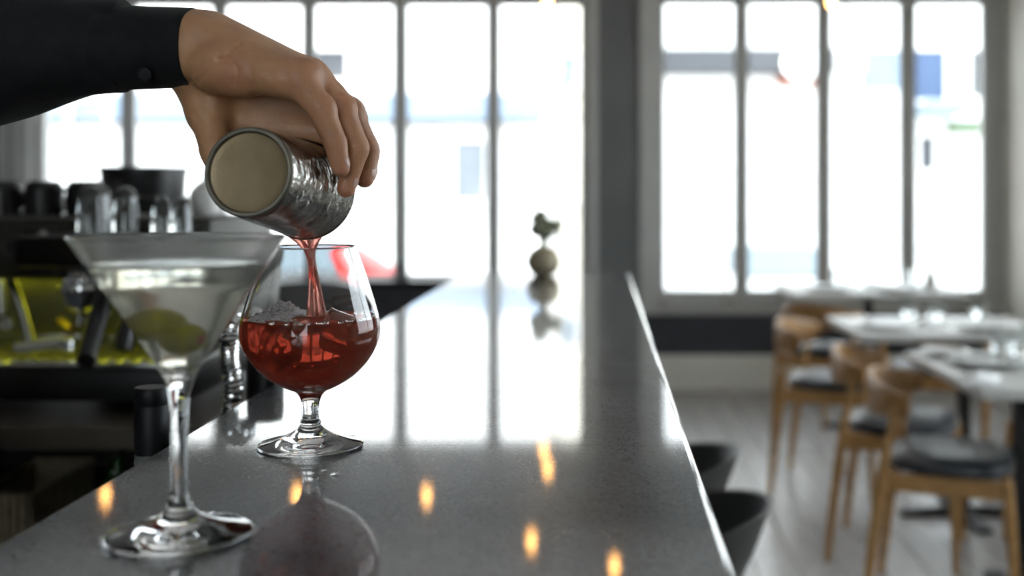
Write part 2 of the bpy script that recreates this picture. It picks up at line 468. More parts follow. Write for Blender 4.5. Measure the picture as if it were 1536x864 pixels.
def side_window(name, label, fr, pn):
    m_ = MB()
    for a, b_ in fr: m_.box(a, b_, 0.004)
    w_ = m_.obj(name, 'frame_grey', smooth=False, kind='structure', label=label, cat='window')
    for a, b_ in pn: box(a, b_).obj('pane', 'pane', w_, smooth=False)
x0, x1 = XR + .03, XR + .12  # unseen window, added to brighten tables, chairs and floor
side_window('fill_window_right', 'grey side window added out of view to bring daylight to the tables',
    [((x0, 1.2, .8), (x1, 1.26, 2.5)), ((x0, 5.54, .8), (x1, 5.6, 2.5)), ((x0, 2.63, .8), (x1, 2.69, 2.5)), ((x0, 4.1, .8), (x1, 4.16, 2.5)), ((x0, 1.26, .8), (x1, 5.54, .86)), ((x0, 1.26, 2.44), (x1, 5.54, 2.5))],
    [((x0 + .04, a, .86), (x0 + .046, c, 2.44)) for a, c in ((1.26, 2.63), (2.69, 4.1), (4.16, 5.54))])
y0, y1 = YB - .12, YB - .03  # unseen window, added as fill for the hand and tin
side_window('fill_window_rear', 'grey window added behind the viewer to bring daylight to the hand',
    [((-1.3, y0, .9), (-1.24, y1, 2.5)), ((.34, y0, .9), (.4, y1, 2.5)), ((-.48, y0, .9), (-.42, y1, 2.5)), ((-1.24, y0, .9), (.34, y1, .96)), ((-1.24, y0, 2.44), (.34, y1, 2.5))],
    [((-1.24, y0 + .04, .96), (-.48, y0 + .046, 2.44)), ((-.42, y0 + .04, .96), (.34, y0 + .046, 2.44))])
# window wall
L0, L1, LB, LT = wx(44), wx(888), wz(424), wz(-4)
R0, R1, RB, RT = wx(976), wx(1497), wz(462), wz(-6)
D = 0.28
mb = MB()
mb.box((XL, WY, -0.8), (L0, WY + D, CEIL)).box((L1, WY, -0.8), (R0, WY + D, CEIL)).box((R1, WY, -0.8), (XR, WY + D, CEIL))
mb.box((L0, WY, LT), (L1, WY + D, CEIL)).box((R0, WY, RT), (R1, WY + D, CEIL))
wb = mb.obj('wall_back', 'wall_dark', kind='structure', smooth=False, label='dark grey wall holding the two tall street windows', cat='wall')
box((L0, WY, -0.8), (L1, WY + D, LB)).obj('dado_panel', 'wall_charcoal', wb, smooth=False, label='charcoal panelling below the window')
box((R0, WY + 0.001, -0.8), (R1, WY + D, RB)).obj('dado_panel', 'wall_charcoal', wb, smooth=False, label='charcoal panelling below the window')
box((wx(905), WY - 0.012, 0.0), (wx(1500), WY + 0.003, wz(466)), 0.003).obj('dado_panel', 'wall_charcoal', wb, smooth=False, label='charcoal panelling below the window')
box((wx(886), WY - 0.025, 0), (XR, WY - 0.011, wz(532)), 0.004).obj('baseboard_back', 'baseboard', smooth=False, kind='structure', label='tall cream baseboard under the street window', cat='baseboard')
# vertical trims at the left end of the wall
for i, (a, b_) in enumerate(((2, 14), (22, 30), (40, 46))):
    box((wx(a), WY - 0.05, 0), (wx(b_), WY + 0.01, CEIL), 0.004).obj('trim_%d' % (i + 1), 'frame_grey', smooth=False, kind='structure',
        label='%s vertical grey trim left of the long window' % ('first', 'second', 'third')[i], cat='trim')

def window(name, x0, x1, z0, z1, panes, pz0, pz1, label, sill):
    mb = MB()
    y0, y1 = WY + 0.02, WY + 0.14
    px = [p for ab in panes for p in ab]
    mb.box((x0, y0, z0), (px[0], y1, z1), 0.004).box((px[-1], y0, z0), (x1, y1, z1), 0.004)
    mb.box((px[0], y0, z0), (px[-1], y1, pz0), 0.004).box((px[0], y0, pz1), (px[-1], y1, z1), 0.004)
    w = mb.obj(name, 'frame_grey', smooth=False, kind='structure', label=label, cat='window')
    for (a, b_), (c, d_) in zip(panes[:-1], panes[1:]):
        box((b_, y0 + 0.01, pz0 - 0.005), (c, y1 - 0.01, pz1 + 0.005), 0.006).obj('mullion', 'frame_grey', w, smooth=False)
    for (a, b_) in panes:
        box((a - 0.003, y0 + 0.05, pz0 - 0.003), (b_ + 0.003, y0 + 0.056, pz1 + 0.003)).obj('pane', 'pane', w, smooth=False)
        # slim glazing bead round each pane
        bd = MB(); t = 0.012
        for q in (((a, pz0), (a + t, pz1)), ((b_ - t, pz0), (b_, pz1)), ((a, pz0), (b_, pz0 + t)), ((a, pz1 - t), (b_, pz1))):
            bd.box((q[0][0], y0 + 0.03, q[0][1]), (q[1][0], y0 + 0.05, q[1][1]))
        bd.obj('glazing_bead', 'frame_grey', w, smooth=False)
    # casing and sill
    cs = MB(); k = 0.07
    cs.box((x0 - k, WY - 0.025, z0 - 0.02), (x0 + 0.01, WY + 0.02, z1 + k), 0.004).box((x1 - 0.01, WY - 0.025, z0 - 0.02), (x1 + 0.035, WY + 0.02, z1 + k), 0.004)
    cs.box((x0, WY - 0.025, z1 - 0.01), (x1, WY + 0.02, z1 + k), 0.004)
    cs.obj('casing', 'frame_grey', w, smooth=False)
    box((x0 - k, WY - 0.05, z0 - 0.035), (x1 + 0.035, WY + 0.03, z0), 0.006).obj('window_sill', 'frame_grey', w, smooth=False)
    return w, y0
lp = [(58, 178), (195, 317), (333, 452), (468, 590), (607, 731), (747, 873)]
w1, y0 = window('window_1', L0, L1, LB, LT, [(wx(a), wx(b)) for a, b in lp], wz(415), wz(4), 'long six-pane grey window behind the bar', True)
rp = [(995, 1105), (1122, 1229), (1247, 1356), (1375, 1480)]
w2, y0 = window('window_2', R0, R1, RB, RT, [(wx(a), wx(b)) for a, b in rp], wz(439), wz(2), 'four-pane grey window above the charcoal panel by the tables', True)
for px in (995, 1088, 1101, 1172):
    MB().lathe([(0.0, -0.03), (0.006, -0.03), (0.006, 0), (0.017, 0.002), (0.02, 0.012), (0.012, 0.02), (0, 0.021)], (wx(px), WY + 0.0, wz(452)), 16, axis=(0, -1, 0)).obj('window_knob', 'chrome', w2)

# ------------------------------------------------------------------ street outside
box((-30, WY + 0.3, -0.95), (30, WY + 3.2, -0.78)).obj('pavement', 'pavement', kind='structure', smooth=False, label='pale pavement outside the windows', cat='pavement')
box((-30, WY + 3.2, -1.1), (30, WY + 13.5, -0.9)).obj('street', 'tarmac', kind='structure', smooth=False, label='grey tarmac street outside the windows', cat='street')
box((-70, -60, -1.3), (70, 70, -1.11)).obj('ground', 'pavement', kind='structure', smooth=False, label='pale paved ground around the building', cat='ground')
def building(name, label, Y, x0, x1, top, m, wins=(), bands=(), depth=5.0):
    """shop front across the street; wins/bands given as px rectangles on its face"""
    s = FPX / Y
    X = lambda p: (p - 901) / s
    Z = lambda q: H - (q - 289) / s
    t = thing(name, label, 'building', (X((x0 + x1) / 2), Y, -0.95))
    box((X(x0), Y, -0.95), (X(x1), Y + depth, top)).obj('wall', m, t, smooth=False)
    box((X(x0) - 0.1, Y - 0.15, top), (X(x1) + 0.1, Y + depth, top + 0.2)).obj('parapet', m, t, smooth=False)
    for (a, b_, c, d_, mm) in wins:
        f = MB(); e = 0.08
        xa, xb, za, zb = X(a), X(b_), Z(d_), Z(c)
        f.box((xa - e, Y - 0.08, za - e), (xa, Y + 0.02, zb + e)).box((xb, Y - 0.08, za - e), (xb + e, Y + 0.02, zb + e))
        f.box((xa, Y - 0.08, zb), (xb, Y + 0.02, zb + e)).box((xa, Y - 0.08, za - e), (xb, Y + 0.02, za))
        fo = f.obj('window_frame', 'facade_white', t, smooth=False)
        box((xa, Y - 0.03, za), (xb, Y + 0.01, zb)).obj('pane', mm, fo, smooth=False)
    for (a, b_, c, d_, mm, out) in bands:
        box((X(a), Y - out, Z(d_)), (X(b_), Y + 0.01, Z(c)), 0.02).obj('fascia', mm, t, smooth=False)
    return t
shop = building('shop_building', 'white building with a grey fascia band seen through the four-pane window', 20.0, 930, 1262, 8.5, 'facade_white',
         wins=((1010, 1095, 170, 330, 'facade_cream'), (1128, 1220, 170, 330, 'facade_cream')),
         bands=((985, 1245, 78, 113, 'facade_grey', 0.5), (1165, 1240, 115, 128, 'sign_orange', 0.2)))
building('corner_building', 'pale building with blue window bays seen through the four-pane window', 23.0, 1275, 1700, 9.5, 'facade_white',
         wins=((1290, 1360, 76, 136, 'facade_pale_blue'), (1372, 1417, 76, 150, 'facade_blue'), (1454, 1470, 76, 145, 'facade_grey'), (1268 + 10, 1290, 80, 100, 'facade_blue'), (1378, 1400, 205, 255, 'facade_grey')),
         bands=((1368, 1425, 158, 176, 'facade_pale_blue', 1.2), (1420, 1470, 182, 200, 'leaf', 0.3)))
building('terrace_building', 'long white terrace seen through the six-pane window', 19.0, -500, 820, 7.5, 'facade_white',
         wins=((470, 522, 76, 120, 'facade_grey'), (620, 660, 200, 300, 'facade_white'), (683, 728, 212, 300, 'shop_glass'), (345, 420, 60, 140, 'facade_pale_blue'), (110, 160, 150, 260, 'facade_cream')),
         bands=((-480, 815, 181, 186, 'facade_grey', 0.25), (-480, 815, 140, 181, 'facade_pale_blue', 0.06)))  # pale blue band paints a light-blue haze on the facade, no built fascia
building('set_back_building', 'bluish set-back building between the two white ones', 25.5, 832, 925, 9.0, 'facade_cream',
         wins=((832 + 8, 866, 84, 132, 'facade_pale_blue'), (838, 880, 170, 300, 'facade_cream')))
MB().lathe([(0, 0), (0.2, 0.02), (0.32, 0.12), (0.32, 0.2), (0.2, 0.3), (0, 0.32)], P(1200, 96, 19.5), 20, axis=(0, -1, 0)).obj('lamp', 'lamp_white', shop, label='round white lamp on the fascia')

def car(name, label, loc, rz, paint):
    t = thing(name, label, 'car', loc)
    t.rotation_euler = (0, 0, rz)
    # length along local y, front at -y
    st = [(-2.05, .62, .42, .70), (-1.95, .80, .30, .82), (-1.2, .86, .26, .92), (-.75, .87, .25, .98), (0.0, .88, .25, 1.0), (1.2, .87, .25, 1.02), (1.85, .82, .28, .95), (2.05, .66, .40, .80)]
    rings = []
    for (y, w, z0, z1) in st:
        rings.append([(w * a, y, z0 + (z1 - z0) * b_) for a, b_ in ((-.9, 0), (.9, 0), (1, .2), (1, .65), (.92, .9), (.75, 1), (-.75, 1), (-.92, .9), (-1, .65), (-1, .2))])
    MB().loft(rings).obj('body', paint, t)
    cs = [(-.95, .72, .74, .95, .97), (-.2, .70, .60, .98, 1.42), (.5, .70, .58, 1.0, 1.47), (1.1, .69, .58, 1.0, 1.43), (1.75, .66, .6, .98, 1.0)]
    rings = [[(-a, y, z0), (a, y, z0), (b_, y, z1 - .03), (b_ * .8, y, z1), (-b_ * .8, y, z1), (-b_, y, z1 - .03)] for (y, a, b_, z0, z1) in cs]
    MB().loft(rings).obj('cabin', paint, t)
    mw = MB().add([(-.62, -.90, 1.0), (.62, -.90, 1.0), (.52, -.27, 1.385), (-.52, -.27, 1.385)], [(0, 1, 2, 3)])
    mw.add([(-.60, -.93, 1.01), (.60, -.93, 1.01), (.5, -.30, 1.40), (-.5, -.30, 1.40)], [(0, 1, 2, 3)])
    mw.obj('windscreen', 'car_glass', t)
    for sx in (-1, 1):
        MB().add([(sx * .725, -.5, 1.02), (sx * .725, 1.3, 1.02), (sx * .615, 1.0, 1.38), (sx * .615, -.1, 1.38)], [(0, 1, 2, 3)]).obj('side_window', 'car_glass', t)
        MB().ball((sx * .62, -1.97, .68), (.14, .08, .07)).obj('headlamp', 'lamp_white', t)
        MB().ball((sx * .93, -.62, 1.0), (.11, .06, .07)).obj('mirror', paint, t)
        for y in (-1.3, 1.3):
            MB().lathe([(0, -.1), (.2, -.1), (.31, -.09), (.32, 0), (.31, .09), (.2, .1), (0, .1)], (sx * .78, y, .32), 20, axis=(1, 0, 0)).obj('wheel', 'tyre', t)
    return t
car('parked_car', 'red car parked in the street beyond the snifter', (P(372, 300, 13.0).x, 13.6, -0.83), -PI / 2 + .02, 'car_red')
car('parked_car', 'silver car parked outside the four-pane window', (P(1168, 300, 16.0).x, 16.6, -0.9), 0.1, 'car_silver')
# roadside shrub whose sprays show in the corner of the window
sh = thing('street_shrub', 'wispy green shrub outside the lower corner of the four-pane window', 'shrub', (P(1462, 400, 7.9).x, 7.9, -0.78))
mb = MB(); lf = MB()
for k in range(9):
    a = random.uniform(0, 2 * PI); ln = random.uniform(1.1, 1.55)
    b0 = Vector((sh.location.x, 7.9, -0.78)); d = Vector((math.cos(a) * .12, math.sin(a) * .12, 1)).normalized()
    pts = [b0 + d * ln * t + Vector((math.cos(a), math.sin(a), 0)) * .06 * t * t for t in (0, .33, .66, 1)]
    mb.tube(pts, [.012, .01, .007, .003], 5)
    for j in range(16):
        p = pts[2].lerp(pts[3], random.random()) if j > 5 else pts[1].lerp(pts[2], random.random())
        dv = Vector((random.uniform(-1, 1), random.uniform(-1, 1), random.uniform(-.2, 1))).normalized()
        sd = dv.cross(Vector((.3, .2, 1))).normalized() * .012
        lf.add([p, p + dv * .03 + sd, p + dv * .075, p + dv * .03 - sd], [(0, 1, 2, 3)])
mb.obj('stems', 'leaf_dry', sh); lf.obj('leaves', 'leaf', sh, kind='stuff')
# ------------------------------------------------------------------ bar counter
BX0, BX1, BY0, BY1, SEAM = -0.3426, 0.0727, -0.35, 2.80, 0.892
bar = thing('bar_counter', 'long dark bar counter with a polished speckled stone top', 'counter', (-0.13, 1.2, 0))
def slab(y0, y1):
    c = 0.0065; th = 0.03
    prof = []
    # section in x-z: wide polished chamfer on the guest side, small arris on the other
    sec = [(BX0, BAR - th), (BX0, BAR - 0.002), (BX0 + 0.002, BAR), (BX1 - c, BAR), (BX1 - c * .62, BAR - c * .12), (BX1 - c * .3, BAR - c * .36), (BX1 - c * .08, BAR - c * .7), (BX1, BAR - c), (BX1, BAR - th)]
    rings = [[(x, y, z) for x, z in sec] for y in (y0, y1)]
    return MB().loft(rings)
slab(BY0, SEAM - 0.0003).obj('top_slab', 'stone', bar, smooth=False, label='near slab of speckled grey stone')
slab(SEAM + 0.0003, BY1).obj('top_slab', 'stone', bar, smooth=False, label='far slab of speckled grey stone')
box((-0.30, BY0 + .03, 0.0), (-0.07, BY1 - .03, BAR - 0.03), 0.004).obj('body', 'bar_body', bar, smooth=False)
for k in range(5):
    y = BY0 + 0.05 + k * 0.62
    box((-0.072, y, 0.12), (-0.055, y + 0.58, BAR - 0.06), 0.004).obj('panel', 'bar_body', bar, smooth=False)
MB().tube([(0.0, BY0 + .1, .2), (0.0, BY1 - .1, .2)], .018, 12).obj('foot_rail', 'black_metal', bar)

def cr(pts, n=4):
    """smooth curve through the points"""
    pts = [Vector((*p, 0)) if len(p) == 2 else Vector(p) for p in pts]
    out = []
    for i in range(len(pts) - 1):
        p0, p1, p2, p3 = pts[max(i - 1, 0)], pts[i], pts[i + 1], pts[min(i + 2, len(pts) - 1)]
        for k in range(n):
            t = k / n
            out.append(0.5 * ((2 * p1) + (p2 - p0) * t + (2 * p0 - 5 * p1 + 4 * p2 - p3) * t * t + (3 * p1 - p0 - 3 * p2 + p3) * t ** 3))
    out.append(pts[-1])
    return out
def prof2(pts, n=4): return [(max(0.0, p.x), p.y) for p in cr(pts, n)]

# ------------------------------------------------------------------ snifter with red cocktail
SN = Vector(((466 - 901) * 0.887 / FPX, 0.887, BAR + 0.0004))
snf = thing('snifter_glass', 'round-bowled snifter half full of red cocktail under the pouring tin', 'glass', SN)
foot = prof2([(.0, .0006), (.030, .0004), (.0385, .0002), (.0410, .0014), (.0395, .0029), (.030, .0052), (.0190, .0090), (.0112, .0135)], 4)
stem = prof2([(.0112, .0135), (.0078, .0172), (.0080, .0195), (.0064, .0225), (.0061, .027), (.0068, .0345), (.0092, .0405), (.0125, .0438)], 4)
bowl_o = prof2([(.0125, .0438), (.022, .0480), (.0345, .0560), (.0455, .0680), (.0522, .0810), (.0540, .0920), (.0522, .1040), (.0475, .1200), (.0418, .1380), (.0352, .1560), (.0348, .1570)], 5)
bowl_i = prof2([(.0340, .1570), (.0342, .1558), (.0406, .1380), (.0463, .1200), (.0510, .1040), (.0528, .0920), (.0510, .0812), (.0444, .0690), (.0336, .0574), (.0210, .0500), (.0090, .0475), (.0, .0470)], 5)
MB().lathe(foot[:-1] + stem[:-1] + bowl_o + bowl_i, SN, 72).obj('bowl_and_stem', 'glass', snf)
LV = 0.1005
liq = [(r + .00035 if z > .048 else r, z - (.0003 if r < .03 else 0)) for r, z in bowl_i if z < LV]
rl = liq[0][0]
MB().lathe([(0, LV), (rl * .6, LV), (rl - .002, LV + .0002), (rl, LV + .0008)] + liq, SN, 72).obj('drink', 'red_drink', snf, label='red cocktail filling the lower half')
# froth raft and bubbles clinging at the surface
fm = MB(); rnd = random.Random(3)
for k in range(620):
    a = rnd.gauss(2.5, .62); r = rnd.uniform(.016, .046)
    h = max(0.0, .0125 * math.exp(-((a - 2.5) / .40) ** 2) * (1 - abs(r - .034) / .022))
    rad = rnd.uniform(.0010, .0026)
    fm.ball(SN + Vector((r * math.cos(a), r * math.sin(a), LV + h * rnd.uniform(.3, 1.0))), (rad, rad, rad * .8), 7, 5)
fm.obj('froth', 'foam', snf, label='pale froth on the red cocktail', kind='stuff')
bb = MB()
for k in range(46):
    a = rnd.uniform(-1.5, .9) if k < 34 else rnd.uniform(0, 6.28); rad = rnd.uniform(.0009, .0024)
    r = rl - rad - .0012 - abs(rnd.gauss(0, .004))
    bb.ball(SN + Vector((r * math.cos(a), r * math.sin(a), LV + .0008 + (rad * .3))), rad, 10, 7)
bb.obj('bubbles', 'clear_plastic', snf, label='clear bubbles at the rim of the drink', kind='stuff')
def ice(loc, rot, s, label):
    bm = bmesh.new(); bmesh.ops.create_cube(bm, size=s)
    bmesh.ops.bevel(bm, geom=bm.edges[:], offset=s * .2, segments=3, affect='EDGES', profile=.6)
    rr = random.Random(int(s * 9999))
    R = Matrix.Rotation(rot[0], 3, 'X') @ Matrix.Rotation(rot[1], 3, 'Y') @ Matrix.Rotation(rot[2], 3, 'Z')
    for v in bm.verts: v.co = R @ (v.co + Vector((rr.uniform(-1, 1), rr.uniform(-1, 1), rr.uniform(-1, 1))) * s * .02) + Vector(loc)
    me = bpy.data.meshes.new('ice_cube'); bm.to_mesh(me); bm.free()
    for p in me.polygons: p.use_smooth = True
    link('ice_cube', me, 'ice', label=label, cat='ice', group='ice in the red cocktail')
ice(SN + Vector((.024, -.012, LV - .008)), (.3, .5, .2), .024, 'ice cube breaking the surface beside the falling stream')
ice(SN + Vector((-.014, -.022, LV - .016)), (.7, .2, .9), .022, 'ice cube sunk in the red cocktail below the froth')

# ------------------------------------------------------------------ martini
MN = Vector(((269 - 901) * 0.655 / FPX, 0.655, BAR + 0.0004))
mar = thing('martini_glass', 'frosty martini glass on the near bar edge with two olives', 'glass', MN)
foot = prof2([(.0, .0006), (.030, .0004), (.0385, .0002), (.0412, .0014), (.0395, .0030), (.028, .0058), (.0165, .0095), (.0100, .0135), (.0070, .0185), (.0052, .0250), (.0046, .0400), (.0047, .0650), (.0056, .0800), (.0078, .0900), (.0100, .0950)], 4)
co = prof2([(.0100, .0950), (.0175, .1075), (.0265, .1215), (.0372, .1385), (.0492, .1565), (.0595, .1728), (.0598, .1733)], 4)
ci = prof2([(.0590, .1737), (.0582, .1730), (.0480, .1570), (.0358, .1392), (.0250, .1222), (.0158, .1085), (.0070, .1000), (.0, .0985)], 4)
MB().lathe(foot, MN, 64).obj('foot_and_stem', 'glass', mar)
MB().lathe([(.0, .0952), (.0100, .0950)] + co[1:] + ci, MN, 64).obj('bowl', 'glass_frosted', mar, label='bowl clouded with cold condensation')
ML = 0.1585
liq = [(r + .0003, z) for r, z in ci if z < ML]
rl2 = liq[0][0] + .0007
MB().lathe([(0, ML), (rl2 * .7, ML), (rl2 - .001, ML + .0002), (rl2, ML + .0008)] + liq, MN, 64).obj('drink', 'gin', mar, label='clear martini')
def olive(off, rot, label):
    t = thing('olive', label, 'olive', MN + Vector(off), group='olives in the martini')
    R = Matrix.Rotation(rot[0], 3, 'X') @ Matrix.Rotation(rot[1], 3, 'Y')
    MB().ball(t.location, (.0104, .0104, .0126), 24, 16, R).obj('flesh', 'olive', t)
    MB().ball(Vector(t.location) + R @ Vector((0, 0, .0115)), (.0032, .0032, .0020), 12, 8, R).obj('pimento', 'pimento', t)
olive((.004, -.006, .1185), (1.9, 1.2, 0), 'lower olive resting at the point of the martini bowl')
olive((-.0115, .009, .1300), (-1.0, -1.0, 0), 'upper olive leaning on the side of the martini bowl')

# ------------------------------------------------------------------ cocktail tin
TB = P(372, 258, .782); TM = P(461, 287, .897)
TA = (TM - TB); TL = TA.length; TA = TA.normalized()
R0T, R1T = .0322, .0382
tin = thing('shaker_tin', 'hammered metal cocktail tin tipped over the snifter', 'shaker', TB)
rad = lambda t: R0T + (R1T - R0T) * t
outer = [(R0T - .0022, .0012), (R0T - .0006, .0026), (R0T, .0050)] + [(rad(k / 10), .005 + (TL - .0065) * k / 10) for k in range(1, 11)]
lip = [(R1T + .0008, TL - .0008), (R1T + .0006, TL + .0004), (R1T - .0005, TL + .0004)]
inner = [(rad(k / 8) - .0012, .006 + (TL - .008) * k / 8) for k in range(8, -1, -1)] + [(0, .006)]
MB().lathe(outer + lip + inner, TB, 72, axis=TA).obj('body', 'hammered', tin, label='hammered silver wall beaded with cold moisture')
MB().lathe([(R0T - .0002, .0030), (R0T - .0004, .0006), (R0T - .0016, -.0006), (R0T - .0032, -.0006), (R0T - .0042, .0006), (R0T - .0046, .0022), (R0T - .003, .0035)], TB, 72, axis=TA, closed=True).obj('base_ring', 'tin_rim', tin, label='dull raised ring round the base')
MB().lathe([(0, .0026), (R0T - .009, .0025), (R0T - .0055, .0021), (R0T - .0042, .0018), (R0T - .0042, .0050), (0, .0050)], TB, 64, axis=TA).obj('base', 'tin_base', tin, label='matt brownish base facing the viewer')

# pour: two strands that leave the lip, cross and fall into the drink
pour = thing('cocktail_stream', 'thin pink stream of cocktail falling from the tin into the snifter', 'liquid', P(474, 470, .897))
y_ = .897
sA = [P(438, 352, y_), P(450, 362, y_), P(461, 377, y_ - .002), P(466, 395, y_ - .003), P(467, 420, y_ - .003), P(466, 445, y_ - .003), P(465, 474, y_ - .003)]
sB = [P(478, 352, y_), P(472, 364, y_), P(468, 380, y_ + .001), P(470, 400, y_ + .001), P(475, 425, y_ + .001), P(480, 448, y_ + .001), P(484, 474, y_ + .001)]
sC = [P(455, 351, y_ + .001), P(460, 363, y_), P(466, 382, y_), P(469, 402, y_), P(471, 425, y_), P(473, 448, y_), P(475, 474, y_)]
for pts, rr in ((sA, (.0034, .0030, .0026, .0022, .0020, .0022, .0030)), (sB, (.0034, .0030, .0027, .0026, .0028, .0028, .0034)), (sC, (.0042, .0034, .0028, .0022, .0018, .0017, .002))):
    q = cr([tuple(p) for p in pts], 4); rad_ = prof2([(i, r * 1000) for i, r in enumerate(rr)], 4)
    MB().tube(q, [v[1] / 1000 for v in rad_][:len(q)], 12).obj('strand', 'pink_stream', pour)

# ------------------------------------------------------------------ hand and sleeve
def surface_nets(d, org, h):
    sg = d < 0
    nx, ny, nz = d.shape
    cs = (nx - 1, ny - 1, nz - 1)
    acc = np.zeros(cs + (3,), np.float32); cnt = np.zeros(cs, np.float32)
    def sl(a, o): return a[o[0]:o[0] + cs[0], o[1]:o[1] + cs[1], o[2]:o[2] + cs[2]]
    for ax in range(3):
        oth = [i for i in range(3) if i != ax]
        for u in (0, 1):
            for w in (0, 1):
                o0 = [0, 0, 0]; o0[oth[0]] = u; o0[oth[1]] = w
                o1 = list(o0); o1[ax] = 1
                a, b_ = sl(d, o0), sl(d, o1)
                mk = sl(sg, o0) != sl(sg, o1)
                t = np.where(mk, a / np.where(mk, a - b_, 1), 0)
                pos = [mk * float(o0[i]) for i in range(3)]
                pos[ax] = t * mk
                for i in range(3): acc[..., i] += pos[i]
                cnt += mk
    act = cnt > 0
    idx = -np.ones(cs, np.int64); idx[act] = np.arange(act.sum())
    base = np.argwhere(act).astype(np.float32)
    verts = (base + acc[act] / cnt[act][:, None]) * h + np.array(org, np.float32)
    faces = []
    for ax in range(3):
        o1, o2 = [(1, 2), (2, 0), (0, 1)][ax]
        s0 = [slice(1, n - 1) for n in (nx, ny, nz)]; s0[ax] = slice(0, (nx, ny, nz)[ax] - 1)
        s1 = list(s0); s1[ax] = slice(1, (nx, ny, nz)[ax])
        A, B_ = sg[tuple(s0)], sg[tuple(s1)]
        e = np.argwhere(A != B_); fl_ = A[A != B_]
        off = np.array([1, 1, 1]); off[ax] = 0
        c = e + off
        def cell(d1, d2):
            q = c.copy(); q[:, o1] -= d1; q[:, o2] -= d2
            return idx[q[:, 0], q[:, 1], q[:, 2]]
        quad = np.stack([cell(1, 1), cell(0, 1), cell(0, 0), cell(1, 0)], 1)
        quad[~fl_] = quad[~fl_][:, ::-1]
        faces.append(quad[(quad >= 0).all(1)])
    return verts, np.concatenate(faces)

class Field:
    def __init__(s, lo, hi, h):
        s.org = np.array(lo); s.h = h
        n = [int((b_ - a) / h) + 1 for a, b_ in zip(lo, hi)]
        s.X, s.Y, s.Z = np.meshgrid(*[np.arange(k, dtype=np.float32) * h + a for k, a in zip(n, lo)], indexing='ij')
    def seg(s, a, b_):
        a, b_ = Vector(a), Vector(b_); ba = b_ - a; L2 = max(ba.length_squared, 1e-12)
        px, py, pz = s.X - a.x, s.Y - a.y, s.Z - a.z
        t = np.clip((px * ba.x + py * ba.y + pz * ba.z) / L2, 0, 1)
        return np.sqrt((px - t * ba.x) ** 2 + (py - t * ba.y) ** 2 + (pz - t * ba.z) ** 2), t
    def cone(s, a, b_, r0, r1):
        d, t = s.seg(a, b_)
        return d - (r0 + (r1 - r0) * t)
    def ell(s, c, r, R=None):
        p = np.stack([s.X - c[0], s.Y - c[1], s.Z - c[2]], -1)
        if R is not None: p = p @ np.array(R, np.float32)
        r = np.array(r, np.float32)
        k0 = np.sqrt(((p / r) ** 2).sum(-1)); k1 = np.sqrt(((p / (r * r)) ** 2).sum(-1))
        return k0 * (k0 - 1) / np.maximum(k1, 1e-6)
def smin(a, b_, k):
    h = np.clip(0.5 + 0.5 * (b_ - a) / k, 0, 1)
    return b_ * (1 - h) + a * h - k * h * (1 - h)

def np_mesh(name, v, f):
    me = bpy.data.meshes.new(name)
    me.from_pydata(v.tolist(), [], f.tolist())
    for p in me.polygons: p.use_smooth = True
    me.update()
    return me

F = Field((-0.420, .772, H - .014), (-0.168, .952, H + .150), .00125)
WR = P(283, 74, .852)                                   # wrist
fing = {
    'little': ([P(450, 122, .826), P(482, 165, .829), P(503, 214, .832), P(511, 252, .834)], (.0112, .0100, .0086, .0068)),
    'ring':   ([P(462, 116, .846), P(511, 164, .850), P(536, 222, .853), P(519, 283, .853)], (.0118, .0106, .0090, .0070)),
    'middle': ([P(466, 113, .866), P(524, 170, .872), P(551, 222, .876), P(547, 268, .877)], (.0120, .0106, .0090, .0072)),
    'index':  ([P(470, 116, .886), P(528, 178, .893), P(553, 226, .896), P(551, 262, .897)], (.0118, .0104, .0088, .0072)),
}
fd = None
for nm, (j, r) in fing.items():
    d = F.cone(j[0], j[1], r[0], r[1] * .96)
    d = smin(d, F.cone(j[1], j[2], r[1], r[2] * .97), .0035)
    d = smin(d, F.cone(j[2], j[3], r[2], r[3]), .003)
    # fullness of the pulps and knuckles
    d = smin(d, F.ell(j[0].lerp(j[1], .5), (r[1] * .95,) * 3), .004)
    d = smin(d, F.ell(j[1] + Vector((.0015, 0, .0015)), (r[1] * 1.03,) * 3), .003)
    ax = (j[3] - j[2]).normalized()
    for q, w in ((j[1], .0011), (j[2], .0009)):
        u = ((j[2] - j[0]) if q is j[1] else (j[3] - j[1])).normalized()
        for dk in (-.0034, .0, .0034):
            c = q + u * dk
            pl = (F.X - c.x) * u.x + (F.Y - c.y) * u.y + (F.Z - c.z) * u.z
            near = np.sqrt((F.X - c.x) ** 2 + (F.Y - c.y) ** 2 + (F.Z - c.z) ** 2)
            d = d + .00055 * np.exp(-(pl / .0011) ** 2) * (near < .016)
    fd = d if fd is None else smin(fd, d, .0014)
# palm: metacarpal fan, edge of the hand, heel and ball of the thumb
pd = F.cone(WR + Vector((.004, 0, .003)), P(450, 119, .830), .0235, .0135)
for tgt in ('ring', 'middle', 'index'):
    pd = smin(pd, F.cone(WR + Vector((.012, {'ring': .004, 'middle': .012, 'index': .02}[tgt], .006)), fing[tgt][0][0], .0215, .0128), .010)
pd = smin(pd, F.cone(P(338, 98, .836), P(425, 118, .824), .0165, .0130), .010)          # edge of the hand
pd = smin(pd, F.cone(P(320, 105, .838), P(360, 112, .834), .0170, .0165), .010)
pd = smin(pd, F.cone(P(330, 90, .875), P(420, 118, .888), .020, .0135), .012)
# wrist and forearm (running on into the sleeve)
pd = smin(pd, F.ell(WR, (.030, .0215, .0255)), .010)
pd = smin(pd, F.cone(WR, P(80, 66, .865), .0225, .026), .010)
pd = smin(pd, F.ell(P(303, 46, .838), (.012, .010, .009)), .010)                          # bone at the wrist
pd = smin(pd, F.ell(P(460, 107, .830), (.0112, .0105, .0100)), .005)                       # knuckle of the little finger
